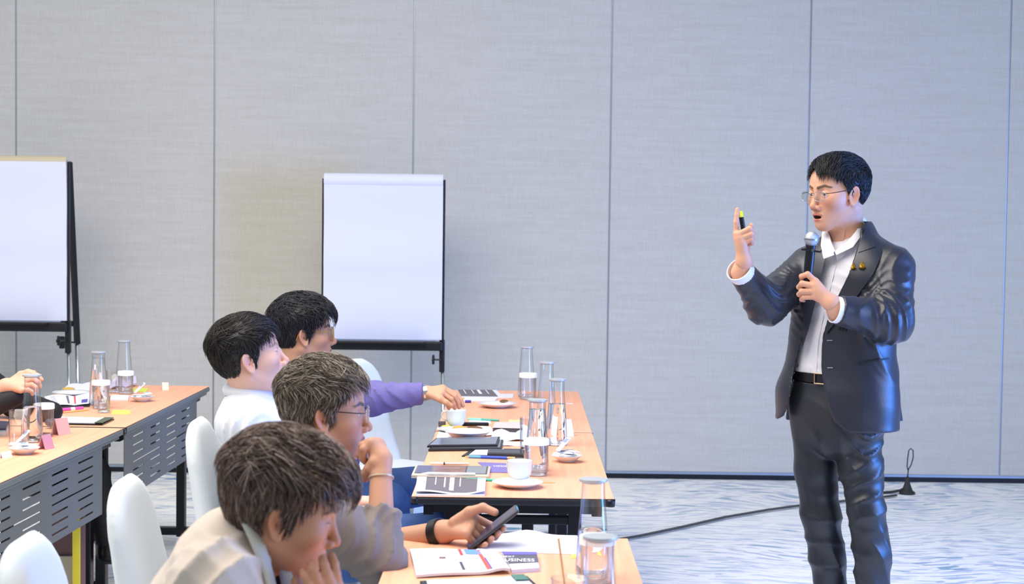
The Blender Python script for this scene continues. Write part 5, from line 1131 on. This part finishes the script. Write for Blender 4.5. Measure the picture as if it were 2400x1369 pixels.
# ===== man in the white shirt
hcw = at(582, 838, 5.12); P = Person('seated man in a white shirt, second from the far end, head tilted up', (.985, .17), .22, 0, hcw, '#dfb29e', brow=.6, origin=(-.72, 5.15, 0))
nk = at(588, 930, 5.15); P.head(nk, .052, .0026, nb=.054, gaze=(1, 0, .05))
pel = W2(-.70, 5.15, .53); kn = [W2(-.25, 5.0, .57), W2(-.22, 5.3, .57)]; an = [W2(-.25, 5.0, .12), W2(-.2, 5.32, .12)]
sh = [at(570, 1000, 4.97), at(590, 985, 5.34)]; el = [at(655, 1160, 4.93), at(680, 1130, 5.38)]; wr = [at(815, 1178, 4.98), at(760, 1140, 5.3)]
P.hand([(el[0], .04)], wr[0], .025, [[wr[0]+W2(.07, -.01, .0), wr[0]+W2(.10, -.012, -.012), wr[0]+W2(.115, -.012, -.03), wr[0]+W2(.12, -.01, -.045)], [wr[0]+W2(.07, .012, .004), wr[0]+W2(.105, .012, -.008), wr[0]+W2(.122, .012, -.026), wr[0]+W2(.128, .012, -.044)], [wr[0]+W2(.068, .032, .002), wr[0]+W2(.10, .034, -.01), wr[0]+W2(.117, .034, -.028), wr[0]+W2(.12, .034, -.045)], [wr[0]+W2(.06, .05, -.004), wr[0]+W2(.086, .054, -.016), wr[0]+W2(.098, .054, -.03), wr[0]+W2(.10, .054, -.042)]],
       [wr[0]+W2(.02, -.03, -.01), wr[0]+W2(.05, -.045, -.015), wr[0]+W2(.075, -.045, -.025)], h=.0026)
P.core([([nk, W2(-.76, 5.15, .9), pel], [.045, .08, .09]), ([nk-[0, 0, .08], sh[0], el[0], wr[0]], [.04, .04, .03, .022]), ([nk-[0, 0, .08], sh[1], el[1], wr[1]], [.04, .04, .03, .022])]+corelegs(pel, kn, an)); P.body()
hair(P, .021, .010, top=(1, .5, .15), sidev=(-.35, 0, -1), ltop=.06, lside=.03, n=7000, cols=((.012, .010, .010), (.020, .016, .015), (.035, .028, .024)), lift=.35, seed=2, rad=.0008, fall=.05, ridge=.0006)
WH = mat('shirt_cotton', '#d4d7dd', .8, bump=.08, bscale=600)
TPw = [W2(-.70, 5.15, .50), W2(-.725, 5.15, .70), W2(-.76, 5.15, .88), at(585, 985, 5.15), at(588, 950, 5.15)]
def fw(p):
    d = loft(p, TPw, [.165, .16, .185, .165, .09], [.125, .125, .125, .095, .075], [W2(0, 1, 0)]*5, 2.2)
    for s in (0, 1): d = smin(d, chain(p, [sh[s], el[s], el[s]+(wr[s]-el[s])*(.55 if s == 0 else .3)], [.075, .058, .045], .03), .035)
    d = smax(d, -cap(p, nk+W2(0, 0, .0), nk+W2(.03, 0, .2), .063), .006)
    d = smax(d, np.where(p[:, 2] > .98, p[:, 2]-(at(588, 915, 5.15)[2]), -1), .01)
    return d+folds(p, sh[0]+W2(.03, -.05, -.06), (1, 0, -.5), .13, 70, .012, 3)+folds(p, el[0], (1, 0, .3), .14, 65, .014, 5)+folds(p, W2(-.85, 5.05, .8), (1, .3, .6), .2, 40, .008, 8)
P.part('shirt', fw, *bounds([W2(-.95, 4.8, .42), W2(-.40, 5.5, 1.12)], .05), .0062, WH)
collar(P, nk+W2(.0, 0, .030), np.stack([W2(1, 0, 0), W2(0, 1, 0), W2(0, 0, 1)]), .064, .083, .045, .040, WH, spread=.35, drop=.03, rise=.02)
legs(P, pel, kn, an, JEANS)
# ===== man in the purple shirt
hcp = at(711, 781, 6.1); P = Person('seated man in a purple shirt and yellow-framed glasses reaching over the cup', (.985, .17), .04, 0, hcp, '#d3a283', origin=(-.74, 6.12, 0), lip='#b4766c')
nk = at(706, 880, 6.12); P.head(nk, .054, .0028, nb=.06)
pel = W2(-.62, 6.15, .53); kn = [at(910, 1180, 5.98), W2(-.18, 6.3, .58)]; an = [W2(-.38, 5.98, .12), W2(-.2, 6.35, .12)]
sh = [at(712, 935, 5.93), at(712, 925, 6.32)]; el = [at(868, 935, 5.98), W2(-.80, 6.40, .76)]; wr = [at(994, 921, 6.0), W2(-.62, 6.34, .64)]
Yp = 6.0
fi = [[at(1038, 909, Yp+.02), at(1068, 925, Yp+.02), at(1080, 938, Yp+.015), at(1085, 951, Yp+.01)],
      [at(1040, 914, Yp), at(1066, 930, Yp-.003), at(1074, 943, Yp-.003), at(1076, 955, Yp-.004)],
      [at(1037, 922, Yp-.018), at(1058, 936, Yp-.022), at(1064, 948, Yp-.02), at(1066, 957, Yp-.018)],
      [at(1030, 929, Yp-.032), at(1046, 942, Yp-.038), at(1050, 951, Yp-.036), at(1052, 958, Yp-.034)]]
P.hand([(at(940, 928, 6.0), .030)], wr[0], .024, fi, [at(1012, 926, Yp-.03), at(1032, 936, Yp-.045), at(1046, 944, Yp-.05), at(1058, 951, Yp-.05)], .0086, .0022)
P.core([([nk, W2(-.72, 6.12, .9), pel], [.045, .08, .09]), ([nk-[0, 0, .08], sh[0], el[0], wr[0]], [.04, .04, .03, .02]), ([nk-[0, 0, .08], sh[1], el[1], wr[1]], [.04, .04, .03, .022])]+corelegs(pel, kn, an)); P.body()
hair(P, .034, .012, top=(.9, -.5, .2), sidev=(-.3, 0, -1), ltop=.06, lside=.03, n=7000, cols=((.010, .011, .016), (.02, .02, .027), (.045, .045, .055)), lift=.5, seed=8, ridge=.0009, rad=.0009, fall=.2, wave=.02, fringe=.35, bulge=lambda q: .010*np.exp(-((q[:, 0]-.06)**2+(q[:, 2]-.08)**2)/.035**2))
glasses(P, mat('frame_amber', '#c79a3a', .3, .3), mat('frame_amber', '#c79a3a'), rim=True, lens=(.024, .018), z=-.002, rimr=.0016)
PU = mat('shirt_purple', '#706aa8', .75, bump=.1, bscale=500)
TPp = [W2(-.66, 6.12, .50), W2(-.70, 6.12, .70), W2(-.73, 6.12, .88), at(708, 950, 6.12), at(706, 915, 6.12)]
def fp(p):
    d = loft(p, TPp, [.165, .16, .185, .165, .09], [.125, .125, .125, .095, .07], [W2(0, 1, 0)]*5, 2.2)
    d = smin(d, smax(chain(p, [sh[0], el[0], wr[0]+W2(.01, 0, 0)], [.072, .055, .036], .03), p[:, 0]-(wr[0][0]-.004), .004), .035); d = smin(d, chain(p, [sh[1], el[1], wr[1]], [.07, .055, .04], .03), .035)
    return d+folds(p, el[0]+W2(.05, -.02, .02), (1, 0, .4), .09, 90, .012, 3)+folds(p, el[0]+W2(.14, -.02, .01), (1, 0, -.3), .06, 80, .007, 6)
P.part('shirt', fp, *bounds([W2(-.9, 5.8, .42), W2(-.22, 6.5, 1.12)], .06), .006, PU)
legs(P, pel, kn, an, JEANS)
ux = (wr[0]-el[0])/np.linalg.norm(wr[0]-el[0]); ring_band(P, 'watch', wr[0]+ux*.004, ux, .0265, .014, CHROME, .003)
# ===== older man in the grey-brown shirt
hcg = at(762, 966, 4.20); P = Person('seated man in a taupe shirt and glasses resting his chin on his fist', (.995, .06), -.02, 0, hcg, '#cf9c80', origin=(-.60, 4.15, 0), lip='#a8685e', browc=(.06, .05, .045))
nk = at(700, 1090, 4.17); P.head(nk, .058, .0026, nb=.066)
pel = W2(-.60, 4.13, .53); kn = [W2(-.2, 4.02, .57), W2(-.2, 4.3, .57)]; an = [W2(-.22, 4.0, .12), W2(-.2, 4.32, .12)]
sh = [at(712, 1175, 3.98), at(720, 1140, 4.36)]; el = [at(893, 1318, 3.99), at(850, 1292, 4.42)]; wr = [at(893, 1078, 4.10), at(1036, 1248, 4.28)]
Yg = 4.12
fi = [[at(868, 1038, Yg-.022), at(852, 1052, Yg-.030), at(850, 1075, Yg-.018), at(862, 1086, Yg-.0)],
      [at(880, 1036, Yg-.004), at(850, 1044, Yg-.008), at(843, 1066, Yg), at(856, 1082, Yg+.012)],
      [at(888, 1038, Yg+.018), at(856, 1040, Yg+.016), at(845, 1060, Yg+.02), at(856, 1078, Yg+.028)],
      [at(892, 1044, Yg+.038), at(866, 1042, Yg+.038), at(853, 1058, Yg+.04), at(860, 1074, Yg+.045)]]
P.hand([(el[0]*.55+wr[0]*.45, .031)], wr[0], .0245, fi, [at(878, 1084, Yg-.035), at(866, 1098, Yg-.03), at(858, 1108, Yg-.022), at(856, 1122, Yg-.016)], .0095, .0022, .014)
Yq = 4.24
fi = [[at(1108, 1212, Yq+.03), at(1150, 1232, Yq+.045), at(1172, 1244, Yq+.025), at(1180, 1238, Yq-.012)],
      [at(1106, 1226, Yq+.015), at(1140, 1256, Yq+.03), at(1160, 1258, Yq+.005), at(1168, 1250, Yq-.026)],
      [at(1100, 1240, Yq-.002), at(1128, 1268, Yq+.012), at(1144, 1272, Yq-.012), at(1152, 1262, Yq-.036)],
      [at(1092, 1252, Yq-.018), at(1114, 1276, Yq-.008), at(1128, 1282, Yq-.024), at(1138, 1276, Yq-.042)]]
P.hand([(el[1]*.7+wr[1]*.3, .040)], wr[1], .029, fi, [at(1066, 1226, Yq+.02), at(1100, 1200, Yq+.015), at(1132, 1190, Yq+.005), at(1160, 1201, Yq-.005)], .0098, .0022, .0145)
P.core([([nk, W2(-.56, 4.15, .82), pel], [.045, .08, .09]), ([nk-[0, 0, .06], sh[0], el[0], wr[0]], [.04, .04, .03, .02]), ([nk-[0, 0, .06], sh[1], el[1], wr[1]], [.04, .04, .03, .02])]+corelegs(pel, kn, an)); P.body()
hair(P, .030, .013, top=(.8, -.5, .2), sidev=(-.25, 0, -1), ltop=.05, lside=.032, n=8000, cols=((.055, .040, .026), (.12, .09, .06), (.21, .165, .12), (.36, .31, .26)), lift=.45, seed=12, ridge=.0008, rad=.0009, fall=.2, wave=.012, hl=lambda q: .010*np.clip((q[:, 0]-.03)/.03, 0, 1))
glasses(P, mat('wire_silver', '#c9ced6'), mat('temple_dark', '#2a2f3a'), rim=True, lens=(.024, .017), z=-.002, rimr=.0009)
TA_ = mat('shirt_taupe', '#7d726c', .7, bump=.1, bscale=500, sheen=.2)
TPg = [W2(-.60, 4.14, .50), W2(-.58, 4.14, .68), W2(-.555, 4.15, .84), at(728, 1165, 4.17), at(708, 1115, 4.17)]
def fg(p):
    d = loft(p, TPg, [.17, .175, .19, .17, .09], [.14, .145, .14, .10, .08], [W2(0, 1, 0)]*5, 2.2)
    c0 = el[0]+(wr[0]-el[0])*.50; c1 = el[1]+(wr[1]-el[1])*.42
    a = chain(p, [sh[0], el[0]+W2(0, 0, -.005), c0], [.076, .055, .043], .03); u = (wr[0]-el[0])/np.linalg.norm(wr[0]-el[0]); a = smax(a, (p-c0.astype(np.float32))@u.astype(np.float32), .006)
    b = chain(p, [sh[1], el[1], c1], [.078, .055, .047], .03); u = (wr[1]-el[1])/np.linalg.norm(wr[1]-el[1]); b = smax(b, (p-c1.astype(np.float32))@u.astype(np.float32), .006)
    return smin(smin(d, a, .035), b, .03)+folds(p, el[0]+W2(-.03, 0, .05), (1, 0, -.5), .12, 80, .013, 2)+folds(p, c0, (0, 0, 1), .07, 110, .008, 3)+folds(p, W2(-.5, 4.0, .9), (1, 0, .5), .2, 40, .008, 5)
P.part('shirt', fg, *bounds([W2(-.88, 3.8, .42), W2(-.25, 4.55, 1.02)], .06), .006, TA_)
collar(P, nk+W2(.012, 0, .0), np.stack([W2(.9, 0, -.43), W2(0, 1, 0), W2(.43, 0, .9)]), .068, .088, .045, .040, TA_, spread=.35, drop=.03, rise=.02)
legs(P, pel, kn, an, DARKT)
u = (wr[0]-el[0])/np.linalg.norm(wr[0]-el[0]); ring_band(P, 'bracelet', wr[0]-u*.045, u, .0290, .004, mat('bracelet_pale', '#d9c4a8', .4, .5), .002)
u = (wr[1]-el[1])/np.linalg.norm(wr[1]-el[1]); ring_band(P, 'watch_strap', wr[1]-u*.012, u, .0335, .024, mat('strap_black', '#1c1c22', .5), .004)
# phone
c = at(1155, 1237, Yq-.004); L = W2(.78, .03, .62); L /= np.linalg.norm(L); Wd = W2(-.04, 1, .03); Wd -= L*(Wd@L); Wd /= np.linalg.norm(Wd); Nn = np.cross(L, Wd)
Rm = Matrix((tuple(L), tuple(Wd), tuple(Nn))).transposed(); t = thing('mobile_phone', 'dark mobile phone held over the white brochure in a hand', 'phone', tuple(c))
mb = MB(); mb.rbox((0, 0, 0), (.158, .075, .009), .0038, seg=3, rot=Rm); build('phone_body', mb, mat('phone_case', '#3a3b42'), t, smooth=True, auto=.8)
mb = MB(); mb.rbox(tuple(Rm @ Vector((0, 0, .0046))), (.150, .068, .0008), .0003, rot=Rm); build('screen', mb, mat('screen_phone', '#4c4a66', .1), t)
mb = MB(); mb.rbox(tuple(Rm @ Vector((.077, 0, 0))), (.005, .05, .007), .002, rot=Rm); build('case_edge', mb, mat('case_teal', '#2f8fb0', .3), t)
# ===== man in the beige jacket
hcb = at(662, 1190, 3.05); P = Person('seated man in a beige jacket with brown hair bending over the nearest table', (.99, .10), -.27, .06, hcb, '#c99272', origin=(-.60, 3.1, 0), lip='#b4685c')
nk = at(590, 1325, 3.08); P.head(nk, .054, .0026, nb=.060, eye=.0012)
pel = W2(-.60, 3.14, .53); kn = [W2(-.22, 3.0, .57), W2(-.22, 3.28, .57)]; an = [W2(-.22, 3.0, .12), W2(-.2, 3.3, .12)]
sh = [at(500, 1385, 2.91), at(560, 1310, 3.28)]; el = [W2(-.42, 2.86, .66), W2(-.40, 3.34, .70)]; wr = [at(762, 1432, 2.98), W2(-.28, 3.36, .78)]
Yb = 2.98
fi = [[at(792, 1378, Yb-.004), at(786, 1345, Yb-.014), at(783, 1322, Yb-.008), at(777, 1303, Yb+.002)],
      [at(776, 1374, Yb-.018), at(765, 1345, Yb-.030), at(760, 1326, Yb-.026), at(756, 1310, Yb-.016)],
      [at(756, 1376, Yb-.026), at(740, 1352, Yb-.040), at(733, 1336, Yb-.038), at(730, 1322, Yb-.030)],
      [at(738, 1384, Yb-.030), at(722, 1366, Yb-.044), at(714, 1352, Yb-.044), at(710, 1340, Yb-.038)]]
P.hand([(el[0]*.5+wr[0]*.5, .034)], wr[0], .026, fi, [at(740, 1410, Yb-.01), at(712, 1392, Yb-.002), at(698, 1378, Yb-.004), at(694, 1362, Yb-.008)], .0092, .0024)
P.core([([nk, W2(-.54, 3.12, .82), pel], [.045, .08, .09]), ([nk-[0, 0, .06], sh[0], el[0], wr[0]], [.04, .04, .03, .02]), ([nk-[0, 0, .06], sh[1], el[1], wr[1]], [.04, .04, .03, .02])]+corelegs(pel, kn, an)); P.body()
hair(P, .034, .014, top=(.85, -.45, .05), sidev=(-.1, 0, -1), ltop=.07, lside=.032, lback=.05, n=9000, cols=((.036, .018, .010), (.085, .045, .026), (.17, .095, .060), (.33, .24, .20), (.20, .15, .14)), lift=.3, seed=21, rad=.0009, fall=.15, wave=.012, fringe=.0, ridge=.0008, hl=lambda q: .006*np.clip((q[:, 0]-.01)/.03, 0, 1), bulge=lambda q: .016*np.exp(-((q[:, 0]-.07)**2+(q[:, 2]-.07)**2)/.05**2))
BE = mat('jacket_beige', '#c6b8aa', .8, bump=.15, bscale=500, sheen=.2); CRM = mat('lapel_light', '#c9c4b6', .8); INNER = mat('inner_black', '#14141a', .7)
up = at(560, 1195, 3.12)
TPb = [W2(-.60, 3.13, .50), W2(-.585, 3.12, .66), W2(-.55, 3.11, .82), at(545, 1325, 3.10), at(585, 1275, 3.09)]
def fb0(p): return loft(p, TPb, [.17, .18, .195, .18, .105], [.14, .14, .13, .10, .075], [W2(0, 1, 0)]*5, 2.2)
def fb(p):
    d = fb0(p)
    for s in (0, 1): d = smin(d, chain(p, [sh[s], el[s], el[s]+(wr[s]-el[s])*.7], [.080, .062, .05], .03), .045)
    d = smax(d, -cap(p, nk+W2(.0, 0, -.05), nk+W2(.20, 0, .22), .066, .12), .008)
    return d+folds(p, sh[0]+W2(.02, -.05, .02), (.6, .3, -1), .12, 34, .020, 3)+folds(p, at(540, 1330, 2.95), (1, .4, .9), .10, 36, .014, 7)+folds(p, W2(-.66, 3.0, .8), (1, 0, .4), .2, 22, .006, 5)
P.part('jacket', fb, *bounds([W2(-.92, 2.7, .42), W2(-.25, 3.5, 1.08)], .05), .0068, BE)
def sheet_px(Lp, Rp, n, th, name, m, P):
    def r3(Q, k): Q = np.array([at(*q) for q in Q]); t = np.linspace(0, len(Q)-1, k); return np.stack([np.interp(t, range(len(Q)), Q[:, i]) for i in range(3)], 1)
    a, b = r3(Lp, n), r3(Rp, n); G = np.stack([a*(1-w)+b*w-np.array([0, .008*math.sin(PI*w), 0]) for w in np.linspace(0, 1, 6)], 1); mb = MB(); mb.sheet(G, th); return build(name, mb, m, P.o, world=True, smooth=True, auto=1.)
sheet_px([(545, 1180, 3.02), (560, 1215, 2.985), (590, 1280, 2.955), (615, 1340, 2.94), (630, 1400, 2.93), (640, 1470, 2.93)], [(558, 1172, 3.03), (590, 1200, 3.0), (615, 1255, 2.99), (634, 1315, 2.965), (650, 1380, 2.95), (665, 1470, 2.94)], 20, .005, 'lapel', CRM, P)
sheet_px([(625, 1300, 3.05), (634, 1340, 3.04), (644, 1400, 3.04), (650, 1470, 3.04)], [(655, 1322, 3.05), (668, 1350, 3.04), (690, 1400, 3.04), (700, 1470, 3.04)], 12, .02, 'inner_shirt', INNER, P)
sheet_px([(650, 1322, 3.03), (656, 1352, 3.02), (664, 1395, 3.02)], [(664, 1328, 3.03), (686, 1344, 3.01), (692, 1400, 3.0)], 10, .004, 'shirt_collar', WH, P)
legs(P, pel, kn, an, DARKT)
# ===== person at the left edge
hcl = at(-78, 775, 6.45); P = Person('person in dark clothes at the left edge, one hand raised by the carafe', (.99, .12), -.15, 0, hcl, '#dcaa90', origin=(-2.25, 6.45, 0))
nk = at(-120, 880, 6.45); P.head(nk, .055, .0045, nb=.06)
pel = W2(-2.36, 6.45, .53); kn = [at(212, 1112, 6.50), W2(-1.75, 6.75, .57)]; an = [at(254, 1262, 6.42), W2(-1.8, 6.75, .12)]
sh = [W2(-2.22, 6.22, .99), W2(-2.24, 6.65, 1.0)]; el = [W2(-2.02, 6.10, .80), W2(-1.98, 6.72, .8)]; wr = [at(14, 905, 6.15), W2(-1.8, 6.6, .78)]
Yl = 6.15
fi = [[at(52, 886, Yl+.02), at(74, 876, Yl+.02), at(88, 880, Yl+.018), at(98, 890, Yl+.015)], [at(56, 895, Yl), at(78, 888, Yl-.004), at(90, 896, Yl-.004), at(94, 906, Yl)], [at(54, 905, Yl-.016), at(74, 902, Yl-.022), at(84, 908, Yl-.02), at(86, 916, Yl-.014)], [at(48, 915, Yl-.028), at(66, 914, Yl-.034), at(74, 918, Yl-.03), at(76, 924, Yl-.024)]]
P.hand([(at(-30, 925, Yl), .032)], wr[0], .027, fi, [at(30, 893, Yl+.03), at(48, 878, Yl+.04), at(66, 872, Yl+.04), at(80, 874, Yl+.036)], .0092, .0028)
P.core([([nk, W2(-2.3, 6.45, .85), pel], [.045, .08, .09]), ([nk-[0, 0, .06], sh[0], el[0], wr[0]], [.04, .04, .03, .02]), ([nk-[0, 0, .06], sh[1], el[1], wr[1]], [.04, .04, .03, .02])]+corelegs(pel, kn, an)); P.body()
hair(P, .022, .012, top=(1, .2, .0), ltop=.06, lside=.03, n=2600, cols=((.012, .010, .012), (.03, .02, .02)), lift=.5, seed=31, rad=.0016, fall=.3, fringe=.5)
TPl = [W2(-2.36, 6.45, .50), W2(-2.36, 6.45, .7), W2(-2.30, 6.45, .88), W2(-2.26, 6.45, 1.0), nk-[0, 0, .05]]
def fl(p):
    d = loft(p, TPl, [.165, .16, .185, .165, .09], [.125, .125, .125, .095, .07], [W2(0, 1, 0)]*5, 2.2)
    d = smin(d, chain(p, [sh[0], el[0], wr[0]+W2(.03, 0, -.04)], [.07, .055, .036], .03), .035); return smin(d, chain(p, [sh[1], el[1], wr[1]], [.07, .055, .04], .03), .035)
P.part('jacket', fl, *bounds([W2(-2.5, 5.95, .42), W2(-1.7, 6.85, 1.12)], .05), .010, mat('jacket_black', '#17151c', .7))
legs(P, pel, kn, an, DARKT)
